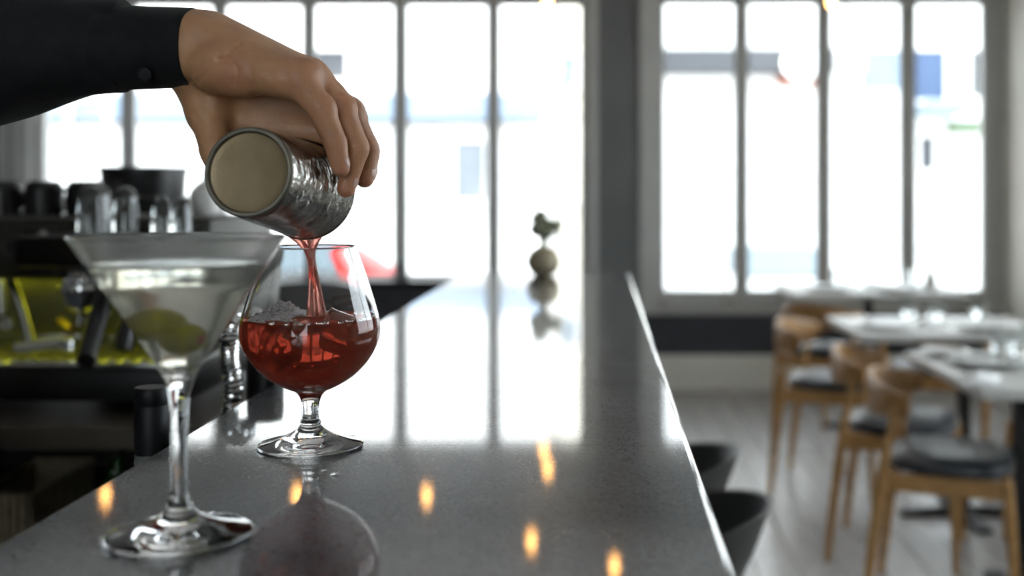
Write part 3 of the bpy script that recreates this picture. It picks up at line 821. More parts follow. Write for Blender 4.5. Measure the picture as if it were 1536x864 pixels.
# thumb down the other flank of the tin
th = [P(296, 108, .872), P(312, 168, .862), P(324, 226, .852), P(338, 280, .846)]
td = F.cone(th[0], th[1], .0215, .0155)
td = smin(td, F.cone(th[1], th[2], .0145, .0112), .006)
td = smin(td, F.cone(th[2], th[3], .0112, .0088), .004)
td = smin(td, F.cone(P(330, 130, .880), P(318, 170, .868), .020, .014), .010)
pd = smin(pd, td, .012)
pd = smin(pd, F.cone(P(335, 150, .884), P(478, 146, .893), .0190, .0150), .010)            # web of the palm over the tin
pd = smin(pd, F.cone(P(335, 182, .880), P(492, 200, .893), .0160, .0160), .012)
# creases
def crease(pts, dep, w, ymax=.848):
    """groove across the near flank of the hand, traced in the upright plane"""
    global pd
    near = 1 / (1 + np.exp((F.Y - ymax) / .004))
    best = None
    for a, b_ in zip(pts[:-1], pts[1:]):
        bx, bz = b_.x - a.x, b_.z - a.z
        t = np.clip(((F.X - a.x) * bx + (F.Z - a.z) * bz) / max(bx * bx + bz * bz, 1e-12), 0, 1)
        dd_ = (F.X - a.x - t * bx) ** 2 + (F.Z - a.z - t * bz) ** 2
        best = dd_ if best is None else np.minimum(best, dd_)
    pd = pd + dep * np.exp(-best / (w * w)) * near
crease([P(352, 66, .818), P(336, 82, .816), P(318, 100, .818), P(294, 122, .824)], .0020, .0021)
crease([P(330, 84, .816), P(345, 92, .814), P(356, 104, .814), P(352, 124, .818)], .0018, .0024)
crease([P(314, 92, .818), P(296, 106, .822), P(272, 120, .828)], .0016, .0022)
crease([P(300, 88, .818), P(284, 104, .822)], .0009, .0020)
crease([P(372, 96, .815), P(378, 112, .815), P(374, 126, .816)], .0008, .0030)
crease([P(438, 112, .813), P(446, 134, .815), P(455, 152, .818)], .0018, .0024)
crease([P(400, 100, .813), P(416, 118, .813), P(420, 132, .815)], .0006, .0035)
crease([P(340, 48, .818), P(440, 96, .818)], -.0010, .0040, .852)                       # faint tendon
crease([P(352, 70, .818), P(420, 100, .818)], -.0008, .0040)
crease([P(300, 150, .85), P(320, 172, .85), P(345, 176, .85)], .0012, .0030, .88)
crease([P(292, 170, .85), P(312, 196, .85)], .0008, .0024, .88)
tot = smin(pd, fd, .0065)
# the tin presses into palm, fingers and thumb
px, py, pz = F.X - TB.x, F.Y - TB.y, F.Z - TB.z
ta = px * TA.x + py * TA.y + pz * TA.z
rr_ = np.sqrt(np.maximum((px - ta * TA.x) ** 2 + (py - ta * TA.y) ** 2 + (pz - ta * TA.z) ** 2, 0))
tin_d = rr_ - (R0T + (R1T - R0T) * np.clip(ta / TL, 0, 1)) - .0012
tin_d = np.maximum(tin_d, np.maximum(-ta - .002, ta - TL - .001))
tot = np.maximum(tot, -tin_d)
v, f = surface_nets(tot, F.org, F.h)
# relax a little
def relax(v, f, it=2):
    n = len(v)
    for _ in range(it):
        s_ = np.zeros_like(v); c_ = np.zeros(n)
        for a, b_ in ((0, 1), (1, 2), (2, 3), (3, 0)):
            np.add.at(s_, f[:, a], v[f[:, b_]]); np.add.at(c_, f[:, a], 1)
            np.add.at(s_, f[:, b_], v[f[:, a]]); np.add.at(c_, f[:, b_], 1)
        v = v * .45 + (s_ / np.maximum(c_, 1)[:, None]) * .55
    return v
v = relax(v, f, 2)
flush = np.zeros(len(v))
for nm, (j, r) in fing.items():
    for q, w_, am in ((j[0], .012, .55), (j[1], .010, .6), (j[2], .008, .5), (j[3], .010, .7)):
        flush = np.maximum(flush, am * np.exp(-((v - np.array(q)) ** 2).sum(1) / (2 * w_ * w_)))
flush = np.maximum(flush, .6 * np.exp(-((v - np.array(P(352, 108, .822))) ** 2).sum(1) / (2 * .010 ** 2)))
person = link('person', np_mesh('person', v, f), 'skin', label='outstretched arm in a black shirt gripping the cocktail tin from above', cat='person')
at_ = person.data.attributes.new('flush', 'FLOAT', 'POINT'); at_.data.foreach_set('value', flush.astype(np.float32))
# finger nails
for nm in ('ring', 'middle', 'index', 'little'):
    j, r = fing[nm]
    u = (j[3] - j[2]).normalized()
    c = j[2].lerp(j[3], .78)
    ctr = TB + TA * (c - TB).dot(TA)
    nrm = (c - ctr); nrm = (nrm - u * nrm.dot(u)).normalized()
    sd = u.cross(nrm)
    R = Matrix((sd, u, nrm)).transposed()
    MB().ball(c + nrm * (r[3] * .80), (r[3] * .74, .0062, .0021), 16, 10, R).obj('fingernail', 'nail', person)

def arm_ring(c, ax, ry, rz, n, fn):
    ax = ax.normalized(); w = Vector((0, 0, 1)); w = (w - ax * w.dot(ax)).normalized(); u = ax.cross(w)
    out = []
    for k in range(n):
        t = 2 * PI * k / n
        e = 1 + fn(t)
        out.append(c + u * (ry * e * math.cos(t)) + w * (rz * e * math.sin(t)))
    return out
# arm axis from the cuff opening to the shoulder
axis_pts = cr([tuple(P(290, 71, .853)), tuple(P(162, 70, .858)), tuple(P(20, 66, .864)), (-.545, .862, H + .105), (-.645, .855, H + .105), (-.715, .835, H + .135), (-.790, .815, H + .165)], 10)
lens = [0.0]
for a, b_ in zip(axis_pts[:-1], axis_pts[1:]): lens.append(lens[-1] + (b_ - a).length)
def fold(s, t):
    a = .035 * math.sin(3 * t + 30 * s) * min(1, s / .05) + .022 * math.sin(5 * t - 55 * s + 1.2)
    a += .03 * math.exp(-((s - .085) / .02) ** 2) * math.cos(7 * t + 1)          # gathers into the cuff
    a += .045 * math.sin(46 * s + 1.5 * math.sin(t * 2)) * math.exp(-((s - .31) / .08) ** 2)
    return a
rings = []
for i, p in enumerate(axis_pts):
    s = lens[i]
    if s < .045: continue
    d = axis_pts[min(i + 1, len(axis_pts) - 1)] - axis_pts[max(i - 1, 0)]
    k = min(1, max(0, (s - .05) / .12)); k = k * k * (3 - 2 * k)
    r = .0345 + .0235 * k + .010 * min(1, max(0, (s - .2) / .15))
    drop = Vector((0, 0, -.004 * k))
    rings.append(arm_ring(p + drop, d, r * .92, r, 64, lambda t, s=s: fold(s, t)))
MB().loft(rings).obj('sleeve', 'shirt', person, label='black shirt sleeve with soft folds')
c0, c1 = P(292, 72, .853), P(162, 71, .858)
axc = c1 - c0
rings = []
for (s, e) in ((0.0, -.03), (.0, .0), (.02, .012), (.10, .02), (.5, .06), (.9, .10), (.985, .11), (1.0, .09), (1.0, -.06)):
    c = c0 + axc * s
    rings.append(arm_ring(c, axc, .0300 * (1 + e), .0298 * (1 + e), 64, lambda t, s=s: .015 * math.sin(2 * t + 2 * s) + .008 * math.sin(5 * t + 3 * s)))
innr = [arm_ring(c0 + axc * s, axc, .0272, .0275, 64, lambda t: .015 * math.sin(2 * t)) for s in (.9, .5, 0.0)]
MB().loft(rings + innr + [rings[0]], cap=False).obj('cuff', 'shirt', person, label='buttoned black cuff')
bc = P(217, 111, .8262)
bn = Vector((.02, -.86, -.5)).normalized()
bt = MB().lathe([(0, -.0012), (.0052, -.0012), (.0056, .0), (.0054, .0010), (.0044, .0012), (.0040, .0006), (0, .0006)], bc, 28, axis=bn).obj('button', 'button', person, label='small glossy black cuff button')
q = Vector((0, 0, 1)).rotation_difference(bn).to_matrix()
for dx, dz in ((1, 1), (-1, 1), (1, -1), (-1, -1)):
    MB().lathe([(0, .0005), (.0007, .0005), (.0007, .0009), (0, .0009)], bc + q @ Vector((dx * .0012, dz * .0012, 0)), 8, axis=bn).obj('thread_hole', 'machine_black', bt)
# rest of the barman, standing behind the bar outside the picture
B_ = Field((-1.08, .72, .80), (-.62, 1.36, 1.56), .009)
d = B_.ell((-.86, 1.0, 1.27), (.118, .185, .235))
d = smin(d, B_.ell((-.86, 1.0, 1.02), (.112, .160, .22)), .05)
d = smin(d, B_.cone((-.855, .845, 1.425), (-.855, 1.155, 1.425), .062, .062), .05)
d = smin(d, B_.cone((-.85, 1.0, 1.44), (-.84, 1.0, 1.50), .07, .058), .03)
d = smin(d, B_.cone((-.79, .815, 1.435), (-.85, .86, 1.42), .066, .072), .03)
d = smin(d, B_.cone((-.86, 1.19, 1.41), (-.90, 1.26, 1.14), .060, .046), .025)
d = smin(d, B_.cone((-.90, 1.26, 1.14), (-.82, 1.185, .92), .046, .038), .015)
d = np.maximum(d, -(B_.Z - .86)); d = np.maximum(d, B_.Z - 1.515)
v, f = surface_nets(d, B_.org, B_.h); link('shirt', np_mesh('shirt', relax(v, f, 2), f), 'shirt', person, label='black shirt body')
B_ = Field((-1.06, .76, .03), (-.66, 1.24, .98), .010)
d = B_.ell((-.865, 1.0, .90), (.118, .166, .13))
for sy in (-1, 1):
    d = smin(d, B_.cone((-.865, 1.0 + sy * .085, .88), (-.85, 1.0 + sy * .095, .50), .088, .062), .03)
    d = smin(d, B_.cone((-.85, 1.0 + sy * .095, .50), (-.88, 1.0 + sy * .10, .09), .062, .052), .015)
d = np.maximum(d, B_.Z - .95); d = np.maximum(d, .06 - B_.Z)
v, f = surface_nets(d, B_.org, B_.h); link('trousers', np_mesh('trousers', relax(v, f, 2), f), 'wall_charcoal', person, label='dark trousers')
for sy in (-1, 1):
    B_ = Field((-1.0, 1.0 + sy * .1 - .07, -.005), (-.68, 1.0 + sy * .1 + .07, .14), .006)
    yy = 1.0 + sy * .1
    d = smin(B_.cone((-.90, yy, .045), (-.76, yy, .032), .044, .036), B_.cone((-.885, yy, .05), (-.88, yy, .11), .045, .044), .02)
    d = np.maximum(d, .002 - B_.Z); d = np.maximum(d, B_.Z - .125)
    v, f = surface_nets(d, B_.org, B_.h); link('shoe', np_mesh('shoe', relax(v, f, 1), f), 'black_plastic', person)
HC = Vector((-.815, 1.0, 1.655))
B_ = Field((-.95, .88, 1.45), (-.66, 1.12, 1.81), .0042)
d = B_.ell(HC + Vector((-.012, 0, .022)), (.098, .076, .098))
d = smin(d, B_.ell(HC + Vector((.022, 0, -.055)), (.066, .056, .062)), .035)
d = smin(d, B_.cone((-.845, 1.0, 1.46), HC + Vector((-.02, 0, -.05)), .058, .054), .02)
d = smin(d, B_.cone(HC + Vector((.088, 0, .008)), HC + Vector((.108, 0, -.030)), .008, .013), .012)
d = smin(d, B_.ell(HC + Vector((.080, 0, .018)), (.016, .045, .010)), .012)
d = smin(d, B_.ell(HC + Vector((.084, 0, -.062)), (.012, .024, .006)), .006)
d = smin(d, B_.ell(HC + Vector((.084, 0, -.073)), (.011, .020, .006)), .006)
d = smin(d, B_.ell(HC + Vector((.070, 0, -.102)), (.018, .022, .016)), .014)
for sy in (-1, 1):
    d = np.maximum(d, -B_.ell(HC + Vector((.094, sy * .031, .002)), (.014, .015, .009)))
    d = smin(d, B_.ell(HC + Vector((-.008, sy * .078, -.006)), (.018, .008, .031)), .006)
    d = smin(d, B_.ell(HC + Vector((.062, sy * .042, -.022)), (.022, .020, .018)), .015)
v, f = surface_nets(d, B_.org, B_.h); hd = link('head', np_mesh('head', relax(v, f, 2), f), 'skin', person)
for sy in (-1, 1):
    MB().ball(HC + Vector((.078, sy * .031, .002)), .0125, 16, 12).obj('eye', 'porcelain', hd)
    MB().ball(HC + Vector((.0875, sy * .031, .0)), (.004, .006, .006), 12, 8).obj('iris', 'machine_black', hd)
    MB().tube(cr([tuple(HC + Vector((.092, sy * .014, .021))), tuple(HC + Vector((.090, sy * .034, .026))), tuple(HC + Vector((.076, sy * .052, .020)))], 4), .0038, 8).obj('eyebrow', 'machine_black', hd)
d = B_.ell(HC + Vector((-.016, 0, .030)), (.104, .082, .102))
d = np.maximum(d, -B_.ell(HC + Vector((.105, 0, -.045)), (.115, .110, .110)))
d = np.maximum(d, HC.z - .040 - B_.Z)
d = d + .0022 * np.sin(B_.X * 260) * np.sin(B_.Y * 230 + B_.Z * 120)
v, f = surface_nets(d, B_.org, B_.h); link('hair', np_mesh('hair', relax(v, f, 1), f), 'machine_black', hd, label='short black hair')

# ------------------------------------------------------------------ vase at the far end of the bar
VP_ = P(815, 413, 2.72); VP_.z = BAR + .0005
vs_ = thing('bud_vase', 'small round brown bud vase with dried flowers at the bar end', 'vase', VP_)
MB().lathe(prof2([(0, .0), (.018, .0), (.026, .004), (.037, .018), (.041, .034), (.037, .050), (.026, .062), (.011, .070), (.0075, .078), (.0085, .086), (.0075, .0865), (.006, .079), (.0, .074)], 4), VP_, 40).obj('body', 'vase', vs_)
st = MB(); fh = MB(); lv = MB(); rnd = random.Random(5)
for (dx, dy, h) in ((-.018, 0, .118), (.0, .004, .130), (.016, -.004, .122), (-.022, .002, .172), (.030, 0, .118)):
    st.tube(cr([tuple(VP_ + Vector((0, 0, .07))), tuple(VP_ + Vector((dx * .35, dy, .09))), tuple(VP_ + Vector((dx, dy, h)))], 4), .0011, 6)
st.obj('stems', 'leaf_dry', vs_)
for (c, r, nn) in (((-.006, 0, .122), .029, 60), ((.006, .004, .106), .022, 30)):
    for k in range(nn):
        d = Vector((rnd.gauss(0, 1), rnd.gauss(0, 1), rnd.gauss(.2, 1))).normalized()
        p = VP_ + Vector(c) + d * r * rnd.uniform(.3, .85)
        sd = d.cross(Vector((.1, .2, 1))).normalized() * .007; up = d.cross(sd).normalized() * .003
        q = p + d * .012
        fh.add([p - sd * .4, p + sd * .4, q + sd + up, q + d * .004, q - sd + up], [(0, 1, 2, 3, 4)])
for (c, r, nn) in (((-.006, 0, .116), .024, 110), ((.004, .002, .101), .013, 40), ((-.014, 0, .134), .014, 30), ((.030, 0, .118), .013, 26)):
    for k in range(nn):
        d = Vector((rnd.gauss(0, 1), rnd.gauss(0, 1), rnd.gauss(0, 1))).normalized()
        fh.ball(VP_ + Vector(c) + d * r * rnd.random() ** .5, (.0075, .0075, .006), 6, 4)
fh.obj('flower_head', 'flower', vs_, kind='stuff')
for (c, s_, nn) in (((.036, 0, .116), .020, 26), ((-.024, .002, .170), .009, 7), ((-.015, 0, .160), .006, 4)):
    for k in range(nn):
        d = Vector((rnd.gauss(0, 1), rnd.gauss(0, 1), rnd.gauss(0, 1))).normalized()
        p = VP_ + Vector(c) + d * s_ * rnd.uniform(.2, 1)
        sd = d.cross(Vector((.3, .2, 1))).normalized() * .004
        lv.add([p, p + d * .007 + sd, p + d * .015, p + d * .007 - sd], [(0, 1, 2, 3)])
lv.obj('leaves', 'leaf', vs_, kind='stuff')

# two spilt drops beside the snifter foot
for (px, py, r, lb) in ((502, 713, .0032, 'water drop on the stone right of the snifter foot'), (486, 707, .0020, 'tiny water drop on the stone close under the snifter foot')):
    yy = .2 * FPX / (py - 289)
    MB().lathe(prof2([(0, 0), (r, 0), (r * .96, r * .22), (r * .6, r * .46), (0, r * .55)], 4), ((px - 901) * yy / FPX, yy, BAR + .0002), 20).obj('water_drop', 'tumbler', label=lb, cat='drop', group='water drops on the bar')
# low dark cabinet under the long window
sb = thing('sideboard', 'narrow black sideboard below the long window beyond the bar', 'cabinet', (-2.0, 6.6, 0))
SX0, SX1, SY0, SY1, SZ = -3.6, -.55, 6.86, 7.18, .735
box((SX0, SY0, SZ - .03), (SX1, SY1, SZ), .004).obj('top', 'machine_black', sb, smooth=False)
box((SX0 + .02, SY0 + .03, .08), (SX1 - .02, SY1 - .02, SZ - .03)).obj('carcass', 'machine_black', sb, smooth=False)
for k in range(6):
    x = SX0 + .03 + k * .5
    dd = box((x, SY0 + .012, .1), (x + .48, SY0 + .03, SZ - .045), .003).obj('door', 'bar_body', sb, smooth=False)
    MB().tube([(x + .44, SY0 - .004, .5), (x + .44, SY0 - .004, .62)], .006, 8).obj('handle', 'dark_steel', dd)
box((SX0 + .05, SY0 + .06, 0), (SX1 - .05, SY1 - .05, .08)).obj('plinth', 'machine_black', sb, smooth=False)
c = P(603, 416, 7.0); c.z = SZ + .0005
pm = thing('pepper_mill', 'black pepper mill on the sideboard before a window mullion', 'mill', c)
MB().lathe(prof2([(0, 0), (.030, 0), (.032, .006), (.022, .03), (.020, .06), (.027, .075), (.0, .078)], 4), c, 24).obj('body', 'machine_black', pm)
MB().lathe(prof2([(0, .077), (.022, .078), (.028, .088), (.026, .1), (.010, .108), (.007, .114), (0, .118)], 4), c, 24).obj('knob', 'machine_black', pm)

# ------------------------------------------------------------------ bar stools
def stool(loc, rz, label):
    t = thing('bar_stool', label, 'stool', (0, 0, 0), group='stools along the bar')
    n = 48
    def ring(r, z, back, dz):
        out = []
        for k in range(n):
            a = 2 * PI * k / n
            lift = back * (0.5 + 0.5 * math.cos(a)) ** 1.5        # back of the shell is at local +x
            out.append((r * math.cos(a), r * math.sin(a) * 1.05, z + lift))
        return out
    outer = [ring(.06, .515, 0, 0), ring(.085, .53, 0, 0), ring(.115, .57, .01, 0), ring(.145, .62, .03, 0), ring(.168, .662, .055, 0), ring(.172, .668, .056, 0)]
    inner = [ring(.164, .665, .055, 0), ring(.138, .622, .03, 0), ring(.11, .598, .005, 0), ring(.02, .594, 0, 0)]
    MB().loft(outer + inner).obj('shell', 'stool_shell', t)
    MB().lathe([(0, .595), (.085, .598), (.112, .606), (.116, .616), (.10, .625), (0, .63)], (0, 0, 0), 40).obj('seat_pad', 'leather', t)
    MB().lathe([(0, .02), (.02, .02), (.02, .516), (0, .516)], (0, 0, 0), 20).obj('post', 'black_metal', t)
    MB().lathe([(0, 0), (.185, 0), (.19, .006), (.12, .016), (.03, .026), (0, .026)], (0, 0, 0), 40).obj('base', 'black_metal', t)
    MB().tube([(.125 * math.cos(a * PI / 16), .125 * math.sin(a * PI / 16), .24) for a in range(33)], .008, 8).obj('footrest', 'black_metal', t)
    t.location = loc; t.rotation_euler = (0, 0, rz)
    return t
s1 = stool((.135, 2.02, .0), -0.25, 'nearer black tub stool tucked against the bar')
s2 = dup(s1, (.128, 2.42, .0), -0.2, 'black tub stool behind the nearer one at the bar')

# ------------------------------------------------------------------ dining chairs (local +x is the front)
def make_chair(label):
    t = thing('dining_chair', label, 'chair', (0, 0, 0), group='oak chairs at the dining tables')
    # seat pad with domed top
    out = []
    for k in range(40):
        a = 2 * PI * k / 40
        ca, sa = math.cos(a), math.sin(a)
        ex = 0.62
        out.append((.185 * math.copysign(abs(ca) ** ex, ca) + .0, (.205 + .016 * ca) * math.copysign(abs(sa) ** ex, sa)))
    def lay(s_, z): return [(x * s_, y * s_, z) for x, y in out]
    MB().loft([lay(.96, .442), lay(1, .448), lay(1.01, .462), lay(.985, .474), lay(.9, .484), lay(.6, .492), lay(.2, .495)]).obj('seat', 'leather', t)
    for sy in (-1, 1):
        MB().tube(cr([(.190, .200 * sy, .0), (.180, .195 * sy, .25), (.165, .188 * sy, .442)], 4), [.0115, .0122, .0130, .0138, .0146, .0152, .0158, .0162, .0165], 12).obj('leg', 'oak', t)
        MB().tube(cr([(-.235, .215 * sy, .0), (-.210, .218 * sy, .22), (-.180, .222 * sy, .44), (-.160, .226 * sy, .55), (-.140, .226 * sy, .645)], 4), [.0115 + .006 * math.sin(PI * min(1, k / 12)) for k in range(17)], 12).obj('leg', 'oak', t)
        box((-.175, .184 * sy - .011, .385), (.165, .184 * sy + .011, .440), .005).obj('side_rail', 'oak', t, smooth=False)
    box((.146, -.185, .390), (.170, .185, .440), .005).obj('front_rail', 'oak', t, smooth=False)
    box((-.190, -.212, .385), (-.166, .212, .440), .005).obj('back_rail', 'oak', t, smooth=False)
    # curved backrest, taller in the middle, wrapping forward to the posts
    rings = []
    for k in range(25):
        u = -1 + 2 * k / 24; a = u * 1.28
        x = -.065 - .195 * math.cos(a) + .02; y = .240 * math.sin(a) / math.sin(1.28)
        hh = .030 + .034 * math.cos(u * PI / 2) ** 1.2; th = .0115
        zc = .648 + .006 * math.cos(u * PI / 2)
        nx_, ny_ = math.cos(a), -math.sin(a) * .9
        rings.append([(x + nx_ * dx, y + ny_ * dx, zc + dz) for dx, dz in ((-th, -hh * .8), (-th * .3, -hh), (th * .7, -hh * .9), (th, -hh * .4), (th, hh * .5), (th * .5, hh * .95), (-th * .4, hh), (-th, hh * .7))])
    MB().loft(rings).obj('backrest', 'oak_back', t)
    return t
ch = make_chair('oak chair with black leather seat tucked under the nearest table, closest to the bar stools')
ch.location = (1.075, 3.46, 0); ch.rotation_euler = (0, 0, -.36)
dup(ch, (1.075, 4.00, 0), -.36, 'oak chair directly behind the nearest one at the same side of the tables')
dup(ch, (1.010, 4.88, 0), -.36, 'oak chair with pale-lit seat standing alone near the charcoal panel')
dup(ch, (1.20, 5.78, 0), .75, 'farthest oak chair before the window table, its curved back towards the bar')
dup(ch, (1.56, 5.22, 0), 1.2, 'oak chair between the second table and the window table')
dup(ch, (1.70, 3.96, 0), PI / 2 + .1, 'oak chair behind the nearest table, legs showing under its top')

# ------------------------------------------------------------------ dining tables
def make_table(loc, sx, sy, label, ped=(0, 0)):
    t = thing('dining_table', label, 'table', loc, group='dining tables by the wall')
    x, y, z = loc
    box((x - sx / 2, y - sy / 2, .720), (x + sx / 2, y + sy / 2, .750), .006).obj('tabletop', 'table_top', t, smooth=False)
    px, py = x + ped[0], y + ped[1]
    box((px - .022, py - .022, .03), (px + .022, py + .022, .715), .004).obj('pedestal', 'black_metal', t, smooth=False)
    box((px - .16, py - .16, .712), (px + .16, py + .16, .720), .002).obj('top_plate', 'black_metal', t, smooth=False)
    for a in (0, PI / 2):
        m_ = MB()
        c, s_ = math.cos(a), math.sin(a)
        L, w = .25, .03
        m_.loft([[(px + c * u - s_ * v_, py + s_ * u + c * v_, zz) for u, v_ in ((-L, -w), (L, -w), (L, w), (-L, w))] for zz in (0, .018)] )
        m_.loft([[(px + c * u - s_ * v_, py + s_ * u + c * v_, zz) for u, v_ in ((-L * f, -w * f), (L * f, -w * f), (L * f, w * f), (-L * f, w * f))] for zz, f in ((.018, .98), (.036, .3))])
        m_.obj('foot', 'black_metal', t, smooth=False)
    return t
TZ = .7505
make_table((1.32, 3.34, 0), .64, .74, 'nearest pale grey table on a black pedestal', (-.015, .16))
make_table((1.33, 4.44, 0), .76, .62, 'second pale grey table laid with white napkins', (.10, .0))
make_table((1.45, 6.12, 0), .92, .62, 'far pale grey table under the four-pane window')

def plate(loc, r, m_, label):
    o = MB().lathe(prof2([(0, .002), (r * .55, .002), (r * .62, .0), (r * .66, .003), (r * .9, .012), (r, .017), (r * .985, .0195), (r * .85, .0145), (r * .63, .007), (0, .006)], 3), (0, 0, 0), 40).obj('plate', m_, label=label, cat='plate', group='plates on the dining tables')
    o.location = loc; return o
def napkin(loc, rz, label, s_=1.0):
    m_ = MB(); rings = []
    for k in range(13):
        u = k / 12
        w = .055 * (1 - .35 * math.sin(u * PI)) * s_
        x = (-.09 + .18 * u) * s_
        hgt = (.012 + .016 * math.sin(u * PI) ** 2) * s_
        rings.append([(x, w * math.cos(a), max(0, hgt * math.sin(a) + .003 * math.sin(a * 5 + u * 7) * (math.sin(a) > 0)) if math.sin(a) > 0 else 0.0) for a in [2 * PI * j / 24 for j in range(24)]])
    o = m_.loft(rings).obj('napkin', 'linen', label=label, cat='napkin', group='napkins on the dining tables')
    o.location = loc; o.rotation_euler = (0, 0, rz); return o
def tumbler(name, loc, r, h, label, group, m_='tumbler', flip=False):
    pr = [(0, 0), (r * .78, 0), (r * .82, .002), (r * .95, h * .6), (r, h), (r - .0016, h), (r * .95 - .0018, h * .6), (r * .80 - .001, .008), (0, .006)]
    if flip: pr = [(a, h - b_) for a, b_ in pr]
    o = MB().lathe(pr, (0, 0, 0), 36).obj(name, m_, label=label, cat='glass', group=group)
    o.location = loc; return o
plate((1.17, 3.40, TZ), .12, 'plate_grey', 'grey stoneware plate on the nearest table')
plate((1.42, 3.12, TZ), .12, 'plate_grey', 'grey stoneware plate at the front of the nearest table')
plate((1.10, 3.60, TZ), .075, 'porcelain', 'small white side plate at the far corner of the nearest table')
napkin((1.05, 3.10, TZ), 1.3, 'folded white napkin along the edge of the nearest table')
G1 = 'water glasses on the dining tables'
tumbler('water_glass', (1.275, 3.60, TZ), .030, .092, 'clear water glass on the nearest table, first of two', G1)
tumbler('water_glass', (1.345, 3.62, TZ), .030, .095, 'clear water glass on the nearest table beside the first', G1)
napkin((1.45, 3.45, TZ), .4, 'rolled white napkin behind the plates of the nearest table', 1.1)
plate((1.10, 4.36, TZ), .12, 'porcelain', 'white plate at the left of the second table')
napkin((1.10, 4.36, TZ + .0195), .3, 'white napkin lying on the white plate of the second table', .9)
plate((1.48, 4.30, TZ), .12, 'porcelain', 'white plate at the middle of the second table')
napkin((1.28, 4.40, TZ), 1.5, 'white napkin standing between the plates of the second table', 1.0)
tumbler('water_glass', (1.245, 4.55, TZ), .030, .10, 'tall clear glass at the back of the second table', G1)
tumbler('water_glass', (1.36, 4.58, TZ), .034, .075, 'low clear glass at the back of the second table', G1)
tumbler('water_glass', (1.52, 4.52, TZ), .032, .10, 'tall clear glass at the right of the second table', G1)
for i, (x, y) in enumerate(((1.22, 6.05), (1.58, 6.02))):
    plate((x, y, TZ), .12, 'porcelain', ('white plate at the left of the window table', 'white plate at the right of the window table')[i])
for i, (x, y) in enumerate(((1.30, 6.22), (1.42, 6.15), (1.70, 6.2))):
    tumbler('water_glass', (x, y, TZ), .032, .10, ('clear glass at the left of the window table', 'clear glass at the middle of the window table', 'clear glass at the right of the window table')[i], G1)
napkin((1.48, 6.25, TZ), .2, 'white napkin on the window table')
sg = thing('table_sprig', 'small white vase with a green sprig on the window table', 'vase', (1.82, 6.22, TZ))
MB().lathe(prof2([(0, 0), (.028, 0), (.034, .02), (.03, .06), (.014, .085), (.016, .1), (.013, .1), (.0, .08)], 3), sg.location, 28).obj('body', 'porcelain', sg)
st = MB(); lv = MB()
for k in range(7):
    a = rnd.uniform(0, 6.28); tip = Vector(sg.location) + Vector((math.cos(a) * .07, math.sin(a) * .07, rnd.uniform(.16, .25)))
    b0 = Vector(sg.location) + Vector((0, 0, .085))
    st.tube([b0, b0.lerp(tip, .5) + Vector((0, 0, .02)), tip], .0015, 5)
    for j in range(9):
        p = b0.lerp(tip, rnd.uniform(.4, 1)); d = Vector((rnd.gauss(0, 1), rnd.gauss(0, 1), rnd.gauss(0, .6))).normalized(); sd = d.cross(Vector((.1, .3, 1))).normalized() * .008
        lv.add([p, p + d * .015 + sd, p + d * .035, p + d * .015 - sd], [(0, 1, 2, 3)])
st.obj('stems', 'leaf', sg); lv.obj('leaves', 'leaf', sg, kind='stuff')

# ------------------------------------------------------------------ pendant lamps
def pendant(loc, label):
    t = thing('pendant_lamp', label, 'lamp', loc, group='bare bulb pendants')
    x, y, z = loc
    MB().lathe([(0, -.020), (.008, -.018), (.014, -.010), (.017, .002), (.015, .014), (.009, .034), (.008, .044), (0, .044)], loc, 20).obj('bulb', 'bulb', t)
    MB().lathe([(0, .042), (.014, .042), (.016, .05), (.016, .09), (.008, .1), (0, .1)], loc, 20).obj('socket', 'brass', t)
    MB().tube([(x, y, z + .1), (x, y, CEIL - .02)], .003, 8).obj('cord', 'cord_black', t)
    MB().lathe([(0, CEIL - z - .025), (.045, CEIL - z - .02), (.05, CEIL - z), (0, CEIL - z)], loc, 24).obj('ceiling_rose', 'brass', t)
LZ = BAR + 1.147
for (x, y, lb) in ((-.26, 5.54, 'glowing bulb pendant at the top edge of the last pane of the long window'),
                   (1.15, 5.63, 'glowing bulb pendant before the mullion of the four-pane window'),
                   (-.27, 4.39, 'bulb pendant over the bar mirrored as the brightest spot in the stone'),
                   (.05, 4.09, 'bulb pendant over the bar mirrored at the lower edge of the stone'),
                   (-.78, 5.05, 'bulb pendant mirrored faintly in the stone right of the snifter foot'),
                   (-1.36, 5.05, 'bulb pendant mirrored behind the snifter stem'),
                   (-.30, 5.95, 'bulb pendant mirrored just above the one near the stone seam'),
                   (-2.22, 5.05, 'bulb pendant mirrored at the back edge of the bar')):
    pendant((x, y, LZ), lb)

# ------------------------------------------------------------------ behind the bar: bottle, rail, tap
rail = thing('speed_rail', 'steel bottle trough fixed behind the bar', 'rail', (-.38, 1.2, .79))
mb = MB(); mb.box((-.47, .5, .79), (-.30, 1.9, .796)).box((-.47, .5, .79), (-.466, 1.9, .87))
mb.obj('trough', 'dark_steel', rail, smooth=False)
for y in (.55, 1.2, 1.85): box((-.47, y, .70), (-.30, y + .02, .79)).obj('bracket', 'dark_steel', rail, smooth=False)
BO = Vector((-.3925, .985, .7965))
bot = thing('wine_bottle', 'clear wine bottle with a black screw cap behind the bar edge', 'bottle', BO)
TOPB = P(228, 580, .985).z - BO.z
MB().lathe(prof2([(0, .004), (.030, .0), (.036, .004), (.037, .012), (.037, .15), (.035, .175), (.024, .205), (.0150, .222), (.0138, .24), (.0138, TOPB - .012), (.0118, TOPB - .012), (.0118, .24), (.013, .22), (.033, .172), (.0345, .15), (.0345, .014), (0, .012)], 3), BO, 36).obj('body', 'bottle_glass', bot)
